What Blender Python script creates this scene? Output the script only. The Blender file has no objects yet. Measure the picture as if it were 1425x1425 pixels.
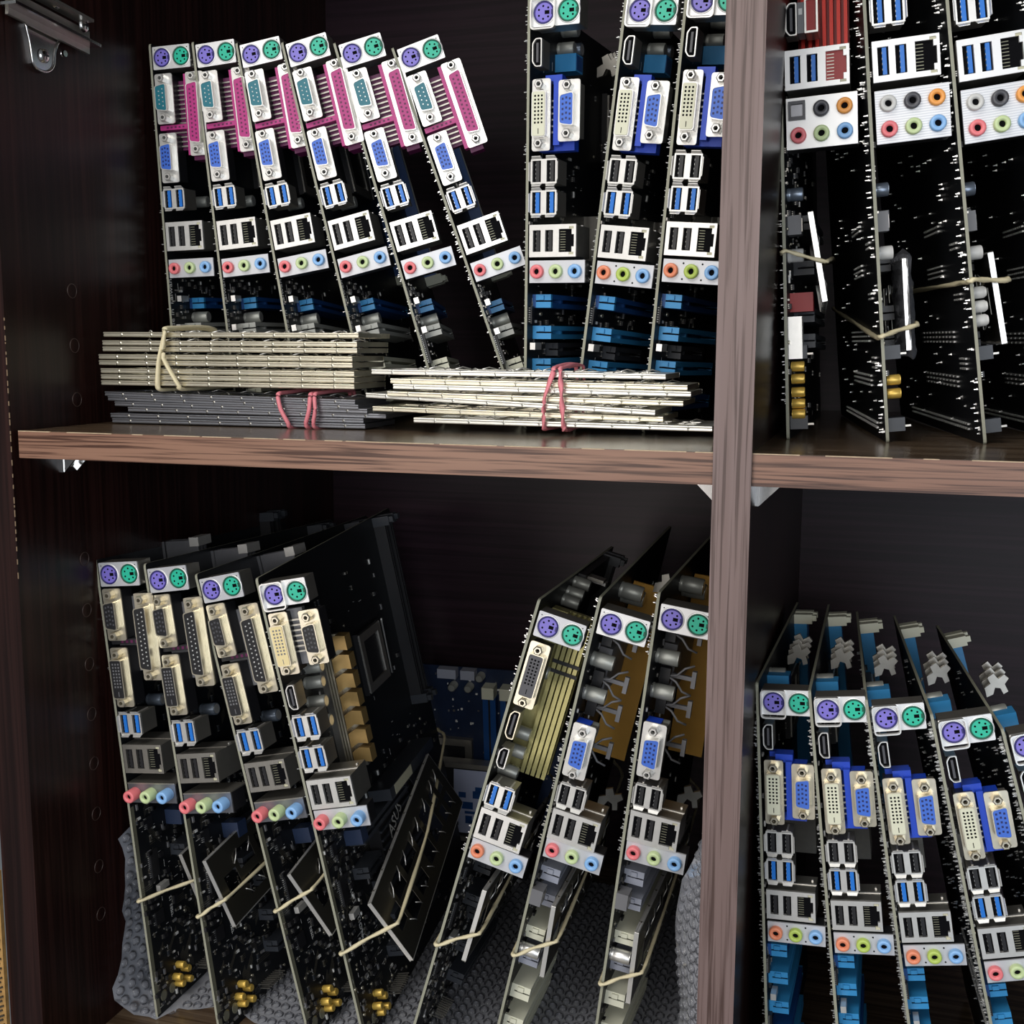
import bpy, math, random
from mathutils import Matrix, Vector, Euler
PI = math.pi
MM = 0.001
scn = bpy.context.scene
col = scn.collection

# ------------------------------------------------------------------ camera, light, exposure
cam_d = bpy.data.cameras.new('camera')
cam = bpy.data.objects.new('camera', cam_d); col.objects.link(cam)
F_PX = 1634.38
cam_d.sensor_fit = 'HORIZONTAL'; cam_d.sensor_width = 36.0
cam_d.lens = 36.0 * F_PX / 1425.0
cam_d.clip_start = 0.02; cam_d.clip_end = 50
CY, CP, CR = 0.3012525523934908, -0.14006995923630494, -0.0050134575644936105
Mc = Matrix.Rotation(CY, 4, 'Z') @ Matrix.Rotation(CP, 4, 'X') @ Matrix.Rotation(CR, 4, 'Y')   # forward +Y
cam.matrix_world = Matrix.Translation(Vector((71.4, -541.97, 47.81)) * MM) @ Mc @ Matrix.Rotation(PI / 2, 4, 'X')
scn.camera = cam
scn.view_settings.view_transform = 'Standard'
scn.view_settings.look = 'None'
scn.view_settings.gamma = 1
scn.view_settings.use_curve_mapping = False
scn.view_settings.exposure = 0.0

world = bpy.data.worlds.new('room_light'); scn.world = world
world.use_nodes = True
world.node_tree.nodes['Background'].inputs[0].default_value = (0.86, 0.93, 1.0, 1)
world.node_tree.nodes['Background'].inputs[1].default_value = 0.14

def area(name, loc, target, sx, sy, power, colour):
    d = bpy.data.lights.new(name, 'AREA'); d.shape = 'RECTANGLE'; d.size = sx; d.size_y = sy
    d.energy = power; d.color = colour
    o = bpy.data.objects.new(name, d); col.objects.link(o)
    o.location = loc
    o.rotation_euler = (Vector(target) - Vector(loc)).to_track_quat('-Z', 'Y').to_euler()
    return o
area('ceiling_lamp', (-0.45, -1.05, 1.05), (-0.05, 0.1, -0.1), 0.8, 0.6, 13.5, (1.0, 0.97, 0.92))
area('front_fill', (0.05, -1.35, 0.28), (-0.03, 0.2, -0.1), 1.0, 0.5, 6.0, (1.0, 0.97, 0.93))  # added frontal fill that brightens the deep recesses, no real lamp
area('window_light', (0.75, -1.6, -0.15), (0.0, 0.2, -0.1), 0.7, 1.0, 9, (0.82, 0.90, 1.0))
area('left_window_light', (-0.62, -1.6, -0.25), (-0.15, 0.2, -0.1), 0.5, 0.8, 6, (1.0, 0.93, 0.88))

# ------------------------------------------------------------------ materials
MATS = {}
def mat(name, colour, rough=0.5, metal=0.0, spec=0.5, noise=0.0, nscale=400.0, bump=0.0, emit=None, coat=0.0):
    if name in MATS: return MATS[name]
    m = bpy.data.materials.new(name); m.use_nodes = True
    nt = m.node_tree; b = nt.nodes['Principled BSDF']
    b.inputs['Base Color'].default_value = (*colour, 1)
    b.inputs['Roughness'].default_value = rough
    b.inputs['Metallic'].default_value = metal
    b.inputs['Specular IOR Level'].default_value = spec
    if coat: b.inputs['Coat Weight'].default_value = coat
    if noise or bump:
        tc = nt.nodes.new('ShaderNodeTexCoord'); n = nt.nodes.new('ShaderNodeTexNoise')
        n.inputs['Scale'].default_value = nscale; n.inputs['Detail'].default_value = 4
        nt.links.new(tc.outputs['Object'], n.inputs['Vector'])
        if noise:
            r = nt.nodes.new('ShaderNodeMapRange')
            r.inputs['To Min'].default_value = 1 - noise; r.inputs['To Max'].default_value = 1 + noise
            nt.links.new(n.outputs['Fac'], r.inputs['Value'])
            mx = nt.nodes.new('ShaderNodeVectorMath'); mx.operation = 'SCALE'
            mx.inputs[0].default_value = colour
            nt.links.new(r.outputs[0], mx.inputs['Scale'])
            nt.links.new(mx.outputs[0], b.inputs['Base Color'])
        if bump:
            bp = nt.nodes.new('ShaderNodeBump'); bp.inputs['Strength'].default_value = bump
            bp.inputs['Distance'].default_value = 0.0005
            nt.links.new(n.outputs['Fac'], bp.inputs['Height']); nt.links.new(bp.outputs[0], b.inputs['Normal'])
    MATS[name] = m
    return m

def wood(name, light, dark, streak, axis, rough=0.4, fine=900, spec=0.5, contrast=(0.42, 0.62)):
    """laminate with long grain along one axis"""
    m = bpy.data.materials.new(name); m.use_nodes = True
    nt = m.node_tree; b = nt.nodes['Principled BSDF']
    tc = nt.nodes.new('ShaderNodeTexCoord'); mp = nt.nodes.new('ShaderNodeMapping')
    s = [fine, fine, fine]; s['xyz'.index(axis)] = fine * 0.02
    mp.inputs['Scale'].default_value = s
    n1 = nt.nodes.new('ShaderNodeTexNoise'); n1.inputs['Scale'].default_value = 0.42; n1.inputs['Detail'].default_value = 5; n1.inputs['Distortion'].default_value = 0.5
    n2 = nt.nodes.new('ShaderNodeTexNoise'); n2.inputs['Scale'].default_value = 0.05; n2.inputs['Detail'].default_value = 2
    nt.links.new(tc.outputs['Object'], mp.inputs['Vector'])
    nt.links.new(mp.outputs[0], n1.inputs['Vector']); nt.links.new(mp.outputs[0], n2.inputs['Vector'])
    r1 = nt.nodes.new('ShaderNodeValToRGB')
    r1.color_ramp.elements[0].position = contrast[0]; r1.color_ramp.elements[0].color = (*streak, 1)
    r1.color_ramp.elements[1].position = contrast[1]; r1.color_ramp.elements[1].color = (1, 1, 1, 1)
    r2 = nt.nodes.new('ShaderNodeValToRGB')
    r2.color_ramp.elements[0].position = 0.35; r2.color_ramp.elements[0].color = (*dark, 1)
    r2.color_ramp.elements[1].position = 0.65; r2.color_ramp.elements[1].color = (*light, 1)
    nt.links.new(n1.outputs['Fac'], r1.inputs[0]); nt.links.new(n2.outputs['Fac'], r2.inputs[0])
    mx = nt.nodes.new('ShaderNodeMix'); mx.data_type = 'RGBA'; mx.blend_type = 'MULTIPLY'
    mx.inputs['Factor'].default_value = 1
    nt.links.new(r2.outputs[0], mx.inputs['A']); nt.links.new(r1.outputs[0], mx.inputs['B'])
    nt.links.new(mx.outputs['Result'], b.inputs['Base Color'])
    b.inputs['Roughness'].default_value = rough; b.inputs['Specular IOR Level'].default_value = spec
    bp = nt.nodes.new('ShaderNodeBump'); bp.inputs['Strength'].default_value = 0.15; bp.inputs['Distance'].default_value = 0.0003
    nt.links.new(n1.outputs['Fac'], bp.inputs['Height']); nt.links.new(bp.outputs[0], b.inputs['Normal'])
    MATS[name] = m
    return m

WOOD_EDGE = wood('shelf_edge_wood', (0.25, 0.132, 0.086), (0.165, 0.075, 0.050), (0.24, 0.17, 0.14), 'x', 0.42, 1500, 0.5, (0.38, 0.52))
WOOD_POST = wood('divider_edge_wood', (0.185, 0.128, 0.120), (0.130, 0.080, 0.070), (0.40, 0.33, 0.30), 'z', 0.45, 1500, 0.5, (0.36, 0.52))
WOOD_DARK = wood('dark_laminate', (0.030, 0.010, 0.008), (0.018, 0.007, 0.006), (0.45, 0.40, 0.40), 'z', 0.36, 700, 0.3)
WOOD_BACK = wood('back_laminate', (0.030, 0.012, 0.020), (0.018, 0.008, 0.014), (0.5, 0.45, 0.5), 'x', 0.45, 500, 0.3)
WOOD_TOP = wood('shelf_top_laminate', (0.21, 0.15, 0.10), (0.12, 0.08, 0.05), (0.45, 0.40, 0.36), 'x', 0.22, 600, 0.9)

M_EDGE_BAND = mat('edge_scuff', (0.50, 0.38, 0.25), 0.6, noise=0.5, nscale=300)
M_METAL = mat('nickel', (0.80, 0.79, 0.76), 0.36, 0.75, noise=0.08, nscale=300)
M_METALW = mat('warm_cast_nickel', (0.74, 0.68, 0.54), 0.33, 0.85, noise=0.12, nscale=250)  # golden reflection and colour cast put into the metal's base colour
M_METALD = mat('dull_steel', (0.42, 0.40, 0.36), 0.35, 0.85, noise=0.15, nscale=200)
M_GREYSTEEL = mat('grey_steel', (0.25, 0.255, 0.28), 0.32, 0.8, noise=0.1, nscale=200)
M_DARKST = mat('shaded_steel', (0.10, 0.095, 0.08), 0.35, 0.85)  # dark surroundings mirrored in the shield plates, put into the colour
M_STACK = mat('aged_nickel', (0.80, 0.75, 0.60), 0.28, 0.85, noise=0.25, nscale=60)
M_STACKW = mat('pale_nickel', (0.84, 0.83, 0.76), 0.3, 0.8, noise=0.2, nscale=60)
M_SHINE = mat('bright_pin', (0.88, 0.88, 0.86), 0.28, 0.8)
M_GOLD = mat('gold_contact', (0.75, 0.52, 0.18), 0.3, 0.9)
M_CHROME = mat('zinc', (0.70, 0.68, 0.66), 0.2, 1.0)
M_BLACK = mat('black_plastic', (0.010, 0.010, 0.012), 0.45)
M_VOID = mat('opening_shade', (0.002, 0.002, 0.003), 0.8, spec=0.1)  # near-black faces stand in for the shade inside holes and sockets
M_PCB = mat('black_circuit_laminate', (0.006, 0.007, 0.009), 0.5, spec=0.3, noise=0.3, nscale=120)
M_PCBB = mat('navy_circuit_laminate', (0.012, 0.022, 0.055), 0.35, noise=0.3, nscale=120)
M_FIBRE = mat('fibreglass_edge', (0.30, 0.30, 0.23), 0.55, noise=0.15, nscale=500)
M_COPPER_GND = mat('masked_copper', (0.20, 0.195, 0.14), 0.35, 0.3)
M_TRACE = mat('copper_trace', (0.055, 0.05, 0.04), 0.35, 0.2)
M_SILK = mat('silkscreen_white', (0.70, 0.70, 0.68), 0.6)
M_PURPLE = mat('purple_plastic', (0.21, 0.17, 0.62), 0.4)
M_PURPLE_D = mat('purple_recess_shade', (0.03, 0.025, 0.16), 0.4)  # collar darkened in place of the shade in the keyboard socket's recess
M_GREEN = mat('green_plastic', (0.02, 0.50, 0.33), 0.4)
M_GREEN_D = mat('green_recess_shade', (0.005, 0.10, 0.06), 0.4)  # dark ring colour replaces recess shade round the mouse socket
M_TEAL = mat('teal_plastic', (0.01, 0.15, 0.20), 0.4)
M_MAGENTA = mat('magenta_plastic', (0.42, 0.028, 0.19), 0.42)
M_MAG_D = mat('dark_magenta', (0.10, 0.004, 0.06), 0.5)
M_BLUE = mat('video_blue', (0.05, 0.15, 0.62), 0.4)
M_BLUE_D = mat('blue_hole_shade', (0.008, 0.015, 0.11), 0.5)  # flat pin hole marks, the shade inside them put into the blue
M_BLUEH = mat('housing_blue', (0.01, 0.055, 0.48), 0.4)
M_USB3 = mat('usb_blue', (0.015, 0.17, 0.62), 0.35)
M_SLOTB = mat('slot_light_blue', (0.03, 0.24, 0.52), 0.4)
M_SLOTD = mat('slot_dark_blue', (0.008, 0.06, 0.22), 0.4)
M_NAVY = mat('navy_plastic', (0.02, 0.035, 0.08), 0.45)
M_SLOTG = mat('slot_grey', (0.40, 0.41, 0.38), 0.45)
M_SLOTW = mat('slot_cream', (0.70, 0.70, 0.56), 0.45)
M_SLOTLG = mat('slot_lavender_grey', (0.33, 0.35, 0.42), 0.45)
M_SLOTK = mat('slot_charcoal', (0.03, 0.034, 0.042), 0.4)
M_DVI = mat('cream_plastic', (0.70, 0.70, 0.54), 0.4)
M_DVIY = mat('yellow_cream_plastic', (0.80, 0.66, 0.34), 0.4)
M_PINK = mat('pink_plastic', (0.82, 0.20, 0.22), 0.4)
M_ORANGEJ = mat('salmon_plastic', (0.80, 0.26, 0.14), 0.4)
M_LIME = mat('pale_lime_plastic', (0.56, 0.68, 0.36), 0.4)
M_LIME2 = mat('lime_plastic', (0.46, 0.60, 0.12), 0.4)
M_SKY = mat('sky_blue_plastic', (0.25, 0.48, 0.82), 0.4)
M_GREYJ = mat('charcoal_plastic', (0.07, 0.07, 0.08), 0.4)
M_WHITEJ = mat('white_grey_plastic', (0.60, 0.60, 0.58), 0.4)
M_ORJ = mat('orange_plastic', (0.86, 0.36, 0.08), 0.4)
M_FACE = mat('port_face_grey', (0.58, 0.59, 0.62), 0.42, 0.35)
M_FACEW = mat('port_face_white', (0.80, 0.80, 0.80), 0.4, 0.45)
M_CAP = mat('capacitor_sleeve', (0.36, 0.37, 0.34), 0.45, 0.5)
M_CAPB = mat('capacitor_blue_grey', (0.20, 0.24, 0.30), 0.3, 0.6)
M_CAPY = mat('gold_capacitor', (0.72, 0.48, 0.10), 0.35, 0.45)
M_OLIVE = mat('olive_anodised', (0.50, 0.46, 0.20), 0.36, 0.6)
M_BRONZE = mat('bronze_anodised', (0.44, 0.29, 0.11), 0.35, 0.6)
M_AMBER = mat('amber_plate', (0.74, 0.40, 0.075), 0.42, 0.15, noise=0.12, nscale=60)
M_RED = mat('red_anodised', (0.52, 0.025, 0.015), 0.35, 0.3)
M_REDD = mat('deep_red_plastic', (0.30, 0.01, 0.012), 0.4)
M_GREYPL = mat('grey_clip_plastic', (0.16, 0.16, 0.17), 0.45)
M_STICK = mat('pale_sticker', (0.52, 0.50, 0.36), 0.6)
M_BAND = mat('cream_rubber', (0.72, 0.64, 0.42), 0.55, bump=0.3, nscale=900)
M_BANDP = mat('pink_rubber', (0.78, 0.24, 0.28), 0.55, bump=0.3, nscale=900)
M_YWOOD = mat('yellow_wood', (0.42, 0.24, 0.08), 0.5, noise=0.5, nscale=160)

def plastic_film(name, tint, alpha):
    m = bpy.data.materials.new(name); m.use_nodes = True
    nt = m.node_tree; b = nt.nodes['Principled BSDF']; out = nt.nodes['Material Output']
    b.inputs['Base Color'].default_value = (*tint, 1); b.inputs['Roughness'].default_value = 0.12
    b.inputs['Specular IOR Level'].default_value = 0.9
    tr = nt.nodes.new('ShaderNodeBsdfTransparent'); mx = nt.nodes.new('ShaderNodeMixShader')
    fr = nt.nodes.new('ShaderNodeFresnel'); fr.inputs['IOR'].default_value = 1.5
    ad = nt.nodes.new('ShaderNodeMath'); ad.operation = 'MULTIPLY_ADD'
    ad.inputs[1].default_value = 1.1; ad.inputs[2].default_value = alpha; ad.use_clamp = True
    nt.links.new(fr.outputs[0], ad.inputs[0])
    nt.links.new(ad.outputs[0], mx.inputs[0])
    nt.links.new(tr.outputs[0], mx.inputs[1]); nt.links.new(b.outputs[0], mx.inputs[2])
    nt.links.new(mx.outputs[0], out.inputs['Surface'])
    return m
M_FILM = plastic_film('clear_film', (0.35, 0.36, 0.40), 0.05)
M_BUBBLE = plastic_film('clear_bubble', (0.34, 0.35, 0.39), 0.05)
M_BUBBLE2 = plastic_film('raised_bubble', (0.36, 0.37, 0.41), 0.16)

# ------------------------------------------------------------------ mesh builder (millimetres)
class MB:
    def __init__(s): s.v = []; s.f = []; s.m = []; s.mats = []; s.smooth = []
    def mi(s, m):
        if m not in s.mats: s.mats.append(m)
        return s.mats.index(m)
    def add(s, vs, fs, m, smooth=False):
        n = len(s.v); s.v += [tuple(p) for p in vs]
        i = s.mi(m)
        for f in fs: s.f.append(tuple(n + k for k in f)); s.m.append(i); s.smooth.append(smooth)
        return s
    def box(s, x0, x1, y0, y1, z0, z1, m, front=None):
        vs = [(x, y, z) for z in (z0, z1) for y in (y0, y1) for x in (x0, x1)]
        fs = [(0, 2, 3, 1), (4, 5, 7, 6), (0, 4, 6, 2), (1, 3, 7, 5), (2, 6, 7, 3)]
        s.add(vs, fs, m); n = len(s.v) - 8
        s.f.append((n, n + 1, n + 5, n + 4)); s.m.append(s.mi(front or m)); s.smooth.append(False)
        return s
    def obox(s, c, ex, ey, ez, hx, hy, hz, m):
        c = Vector(c); ex = Vector(ex).normalized() * hx; ey = Vector(ey).normalized() * hy; ez = Vector(ez).normalized() * hz
        vs = [c + a * ex + b * ey + d * ez for d in (-1, 1) for b in (-1, 1) for a in (-1, 1)]
        return s.add(vs, [(0, 2, 3, 1), (4, 5, 7, 6), (0, 4, 6, 2), (1, 3, 7, 5), (2, 6, 7, 3), (0, 1, 5, 4)], m)
    def lathe(s, prof, c, axis, m, n=16, smooth=True, cap0=True, cap1=True):
        """prof: list of (radius, distance along axis)"""
        c = Vector(c); a = {'x': Vector((1, 0, 0)), 'y': Vector((0, 1, 0)), 'z': Vector((0, 0, 1)), '-y': Vector((0, -1, 0)), '-x': Vector((-1, 0, 0))}[axis] if isinstance(axis, str) else Vector(axis).normalized()
        t = Vector((0, 0, 1)) if abs(a.z) < .9 else Vector((1, 0, 0))
        e1 = a.cross(t).normalized(); e2 = a.cross(e1)
        vs = []; fs = []
        for r, d in prof:
            for k in range(n):
                an = 2 * PI * k / n
                vs.append(c + a * d + (e1 * math.cos(an) + e2 * math.sin(an)) * r)
        for i in range(len(prof) - 1):
            for k in range(n):
                k2 = (k + 1) % n
                fs.append((i * n + k, i * n + k2, (i + 1) * n + k2, (i + 1) * n + k))
        s.add(vs, fs, m, smooth)
        b = len(s.v) - len(vs)
        if cap0: s.f.append(tuple(b + k for k in range(n))); s.m.append(s.mi(m)); s.smooth.append(False)
        if cap1: s.f.append(tuple(b + (len(prof) - 1) * n + k for k in reversed(range(n)))); s.m.append(s.mi(m)); s.smooth.append(False)
        return s
    def cyl(s, c, axis, r, L, m, n=14, smooth=True): return s.lathe([(r, 0), (r, L)], c, axis, m, n, smooth)
    def prism(s, pts, y0, y1, m, capm=None):
        n = len(pts)
        vs = [(x, y0, z) for x, z in pts] + [(x, y1, z) for x, z in pts]
        s.add(vs, [(i, (i + 1) % n, n + (i + 1) % n, n + i) for i in range(n)], m)
        b = len(s.v) - 2 * n; q = s.mi(capm or m)
        s.f.append(tuple(b + i for i in reversed(range(n)))); s.m.append(q); s.smooth.append(False)
        s.f.append(tuple(b + n + i for i in range(n))); s.m.append(q); s.smooth.append(False)
        return s
    def ring(s, out, inn, y0, y1, m, yin=None):
        """wall between two outlines, open inside"""
        n = len(out); y1i = y1 if yin is None else yin
        vs = [(x, y0, z) for x, z in out] + [(x, y1, z) for x, z in out] + [(x, y0, z) for x, z in inn] + [(x, y1i, z) for x, z in inn]
        fs = []
        for i in range(n):
            j = (i + 1) % n
            fs += [(i, j, n + j, n + i), (2 * n + j, 2 * n + i, 3 * n + i, 3 * n + j), (j, i, 2 * n + i, 2 * n + j), (n + i, n + j, 3 * n + j, 3 * n + i)]
        return s.add(vs, fs, m)
    def plate(s, x0, x1, z0, z1, y0, y1, holes, m):
        """plate in the x-z plane with true rectangular openings"""
        xs = sorted({x0, x1, *[h[0] for h in holes], *[h[1] for h in holes]})
        zs = sorted({z0, z1, *[h[2] for h in holes], *[h[3] for h in holes]})
        def solid(i, j):
            if i < 0 or j < 0 or i >= len(xs) - 1 or j >= len(zs) - 1: return False
            cx = (xs[i] + xs[i + 1]) / 2; cz = (zs[j] + zs[j + 1]) / 2
            return not any(h[0] < cx < h[1] and h[2] < cz < h[3] for h in holes)
        vs = []; fs = []
        def quad(a, b, c, d):
            k = len(vs); vs.extend((a, b, c, d)); fs.append((k, k + 1, k + 2, k + 3))
        for i in range(len(xs) - 1):
            for j in range(len(zs) - 1):
                if not solid(i, j): continue
                a, b, c, d = xs[i], xs[i + 1], zs[j], zs[j + 1]
                quad((a, y0, c), (b, y0, c), (b, y0, d), (a, y0, d)); quad((b, y1, c), (a, y1, c), (a, y1, d), (b, y1, d))
                if not solid(i - 1, j): quad((a, y1, c), (a, y0, c), (a, y0, d), (a, y1, d))
                if not solid(i + 1, j): quad((b, y0, c), (b, y1, c), (b, y1, d), (b, y0, d))
                if not solid(i, j - 1): quad((a, y1, c), (b, y1, c), (b, y0, c), (a, y0, c))
                if not solid(i, j + 1): quad((a, y0, d), (b, y0, d), (b, y1, d), (a, y1, d))
        return s.add(vs, fs, m)
    def tube(s, pts, r, m, closed=False, n=7, flat=1.0, twist=0.0):
        pts = [Vector(p) for p in pts]; N = len(pts); vs = []
        up = Vector((0, 0, 1))
        for i, p in enumerate(pts):
            a = pts[(i - 1) % N] if closed or i > 0 else p
            b = pts[(i + 1) % N] if closed or i < N - 1 else p
            t = (b - a).normalized()
            e1 = t.cross(up)
            if e1.length < .05: e1 = t.cross(Vector((1, 0, 0)))
            e1.normalize(); e2 = t.cross(e1)
            for k in range(n):
                an = 2 * PI * k / n
                ca, sa = math.cos(an) * r, math.sin(an) * r * flat
                tw = twist * i; c2, s2 = math.cos(tw), math.sin(tw)
                vs.append(p + e1 * (ca * c2 - sa * s2) + e2 * (ca * s2 + sa * c2))
        fs = []
        for i in range(N if closed else N - 1):
            j = (i + 1) % N
            for k in range(n):
                k2 = (k + 1) % n
                fs.append((i * n + k, i * n + k2, j * n + k2, j * n + k))
        if not closed: fs += [tuple(reversed(range(n))), tuple((N - 1) * n + k for k in range(n))]
        return s.add(vs, fs, m, True)
    def mesh(s, name):
        me = bpy.data.meshes.new(name)
        me.from_pydata([(a * MM, b * MM, c * MM) for a, b, c in s.v], [], s.f)
        for m in s.mats: me.materials.append(m)
        me.polygons.foreach_set('material_index', s.m)
        me.polygons.foreach_set('use_smooth', s.smooth)
        me.update()
        return me

CACHE = {}
def part(name, parent, key, fn, loc=(0, 0, 0), rot=None, kind=None, label=None):
    """one mesh object; alike pieces share mesh data"""
    k = (name, key)
    if k not in CACHE:
        b = MB(); fn(b); CACHE[k] = b.mesh(name)
    o = bpy.data.objects.new(name, CACHE[k]); col.objects.link(o)
    if parent: o.parent = parent
    o.location = Vector(loc) * MM
    if rot: o.rotation_euler = rot
    if kind: o['kind'] = kind
    if label: o['label'] = label
    return o
def tag(o, label, cat, group=None):
    o['label'] = label; o['category'] = cat
    if group: o['group'] = group
    return o
def empty(name, label=None, cat=None, group=None):
    o = bpy.data.objects.new(name, None); o.empty_display_size = 0.02; col.objects.link(o)
    if label: tag(o, label, cat, group)
    return o
KIDS = {}
def children(o): return [c for c in bpy.data.objects if c.parent == o] if o not in KIDS else KIDS[o]
def copy_tree(o, parent=None):
    c = o.copy(); col.objects.link(c); c.parent = parent
    for ch in TREE.get(o.name, []): copy_tree(ch, c)
    return c
TREE = {}
def index_tree():
    TREE.clear()
    for o in bpy.data.objects:
        if o.parent: TREE.setdefault(o.parent.name, []).append(o)

# ------------------------------------------------------------------ outlines
def rpoly(cs, r, n=3):
    out = []; N = len(cs)
    for i, c in enumerate(cs):
        c = Vector(c); a = (Vector(cs[i - 1]) - c); b = (Vector(cs[(i + 1) % N]) - c)
        rr = min(r, a.length * .45, b.length * .45)
        p = c + a.normalized() * rr; q = c + b.normalized() * rr
        for k in range(n + 1):
            t = k / n
            out.append(tuple((1 - t) ** 2 * p + 2 * t * (1 - t) * c + t * t * q))
    return out
def rrect(w, h, r, n=3): return rpoly([(-w / 2, -h / 2), (w / 2, -h / 2), (w / 2, h / 2), (-w / 2, h / 2)], r, n)
def dshape(w, h, slant, r): return rpoly([(-w / 2, -h / 2 + slant), (w / 2, -h / 2), (w / 2, h / 2), (-w / 2, h / 2 - slant)], r, 3)

# ------------------------------------------------------------------ connectors; x = away from the board, -y = out of the shelf, z = along the board
def screw_post(b, m=M_METAL):
    b.lathe([(2.9, 0), (2.9, 4.2), (2.2, 5.0), (1.35, 5.0), (1.25, 1.5)], (0, 0, 0), '-y', m, 6, False, True, True)
    b.cyl((0, -1.6, 0), '-y', 1.2, 0.1, M_VOID, 8)
def dsub(board, name, w, u, L, holes, ins, holem, shell=8.2, plate=12.6, gap=None, metal=M_METAL, male=False, dvi=False, body=M_BLACK, post=None, protr=6.0, shell_len=None, dx=0.0):
    sl = shell_len or (L - 14.5)
    gap = gap or (L / 2 - 3.6)
    def f(b):
        b.prism(rrect(plate, L, 1.6), -1.0, 0, metal)
        if dvi: o, i = rrect(shell, sl, 1.6), rrect(shell - 1.1, sl - 1.1, 1.3)
        else: o, i = dshape(shell, sl, 1.3, 1.8), dshape(shell - 1.1, sl - 1.1, 1.3, 1.5)
        o2 = [(x * 1.12, z * 1.04) for x, z in o]
        b.ring([(x + dx, z) for x, z in o2], [(x + dx, z) for x, z in i], -1.7, -1.0, metal)
        b.ring([(x + dx, z) for x, z in o], [(x + dx, z) for x, z in i], -protr, -1.0, metal)
        b.box(-plate / 2 + .5, plate / 2 - (.3 if body is M_BLACK else 4.5), 0, 11, -L / 2 + 1, L / 2 - 1, body)
        if body is not M_BLACK: b.box(plate / 2 - 4.5, plate / 2 - .6, 0, 8, -L / 2 + 2, L / 2 - 2, M_METALD)
    key = (name, L, shell, plate, male, dvi, ins.name, metal.name, body.name, protr, sl, dx)
    p = part(name, board, key, f, (w, 0, u))
    def g(b):
        if dvi: i = rrect(shell - 1.2, sl - 1.2, 1.2)
        else: i = dshape(shell - 1.2, sl - 1.2, 1.3, 1.4)
        top = -2.4 if male else -protr + .25
        if dvi and ins in (M_DVI, M_DVIY): top = -protr - .4
        b.prism([(x + dx, z) for x, z in i], top, -0.9, ins)
        for (hx, hz, sx, sz) in holes:
            if male: b.lathe([(.5, 0), (.5, 3.2), (.2, 3.6)], (hx + dx, top, hz), '-y', M_SHINE, 6)
            elif holem is M_SHINE: b.lathe([(.55, 0), (.35, .25)], (hx + dx, top, hz), '-y', holem, 6)
            else: b.box(hx - sx + dx, hx + sx + dx, top - .04, top + .2, hz - sz, hz + sz, holem)
    part('socket_insert', p, key + (holem.name,), g)
    for s in (1, -1):
        part('screw_post', p, (post or metal).name, lambda b: screw_post(b, post or metal), (0, -1.0, s * gap))
    return p
def h_vga(): return [(x * 2.1, (z - 2) * 2.7 + (0.6 if x == 0 else 0), .55, .6) for x in (-1, 0, 1) for z in range(5)]
def h_db25(): return [(1.4, (z - 6) * 2.76, .62, .62) for z in range(13)] + [(-1.4, (z - 5.5) * 2.76, .62, .62) for z in range(12)]
def h_db9(): return [(1.4, (z - 2) * 2.76, .5, .5) for z in range(5)] + [(-1.4, (z - 1.5) * 2.76, .5, .5) for z in range(4)]
def h_dvi(): return [(x * 2.0, 9.6 - z * 2.05, .52, .55) for x in (-1, 0, 1) for z in range(8)] + [(0, -9.4, .22, 1.5)]

def ps2(board, u, face=M_FACE, h=15, w1=29.6, body=M_METALD, shield=False):
    def f(b):
        b.prism(rrect(w1 - 1.6, h, .5, 1), -1.2, -.2, face)
        b.box(-(w1 - 1.6) / 2 + .2, (w1 - 1.6) / 2 - .2, -.2, 13, -h / 2 + .2, h / 2 - .2, body)
        if shield:
            b.ring([(x - 7, z - .8) for x, z in rrect(14.6, h + 2, 2.5)], [(x - 7, z - .8) for x, z in rrect(13.2, h + .6, 2)], -4.0, -1.0, M_METAL)
        else:
            for dx in (-12.2, 12.2): b.box(dx - .3, dx + .3, -1.3, -1.15, h / 2 - 2.3, h / 2 - 1.7, M_VOID)
    p = part('keyboard_and_mouse_port', board, (face.name, h, w1, body.name, shield), f, (1.6 + (w1 - 1.6) / 2, 0, u + h / 2))
    for nm, x, c, d in (('keyboard_socket', -6.9, M_PURPLE, M_PURPLE_D), ('mouse_socket', 7.6, M_GREEN, M_GREEN_D)):
        def g(b, c=c, d=d):
            b.lathe([(6.2, 0), (6.2, .5), (5.2, .5), (5.2, .1)], (0, 0, 0), '-y', d, 24, True, False, False)
            b.lathe([(6.9, 0), (6.7, .35), (6.2, .35)], (0, 0, 0), '-y', M_FACEW, 24, True, False, False)
            b.cyl((0, 0, 0), '-y', 5.25, .15, c, 24)
            for k in range(6):
                an = PI / 2 + (k - 2.5) * 0.95 + PI / 2
                b.cyl((3.4 * math.cos(an), -.15, 3.4 * math.sin(an)), '-y', .62, .06, M_VOID, 7)
            b.box(.4, 3.2, -.22, -.1, -1.0, 1.0, M_VOID)
            b.box(4.2, 5.4, -.5, 0, -1.3, 1.3, d)
        part(nm, p, nm, g, (x, -1.2, 0))
    return p

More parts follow.
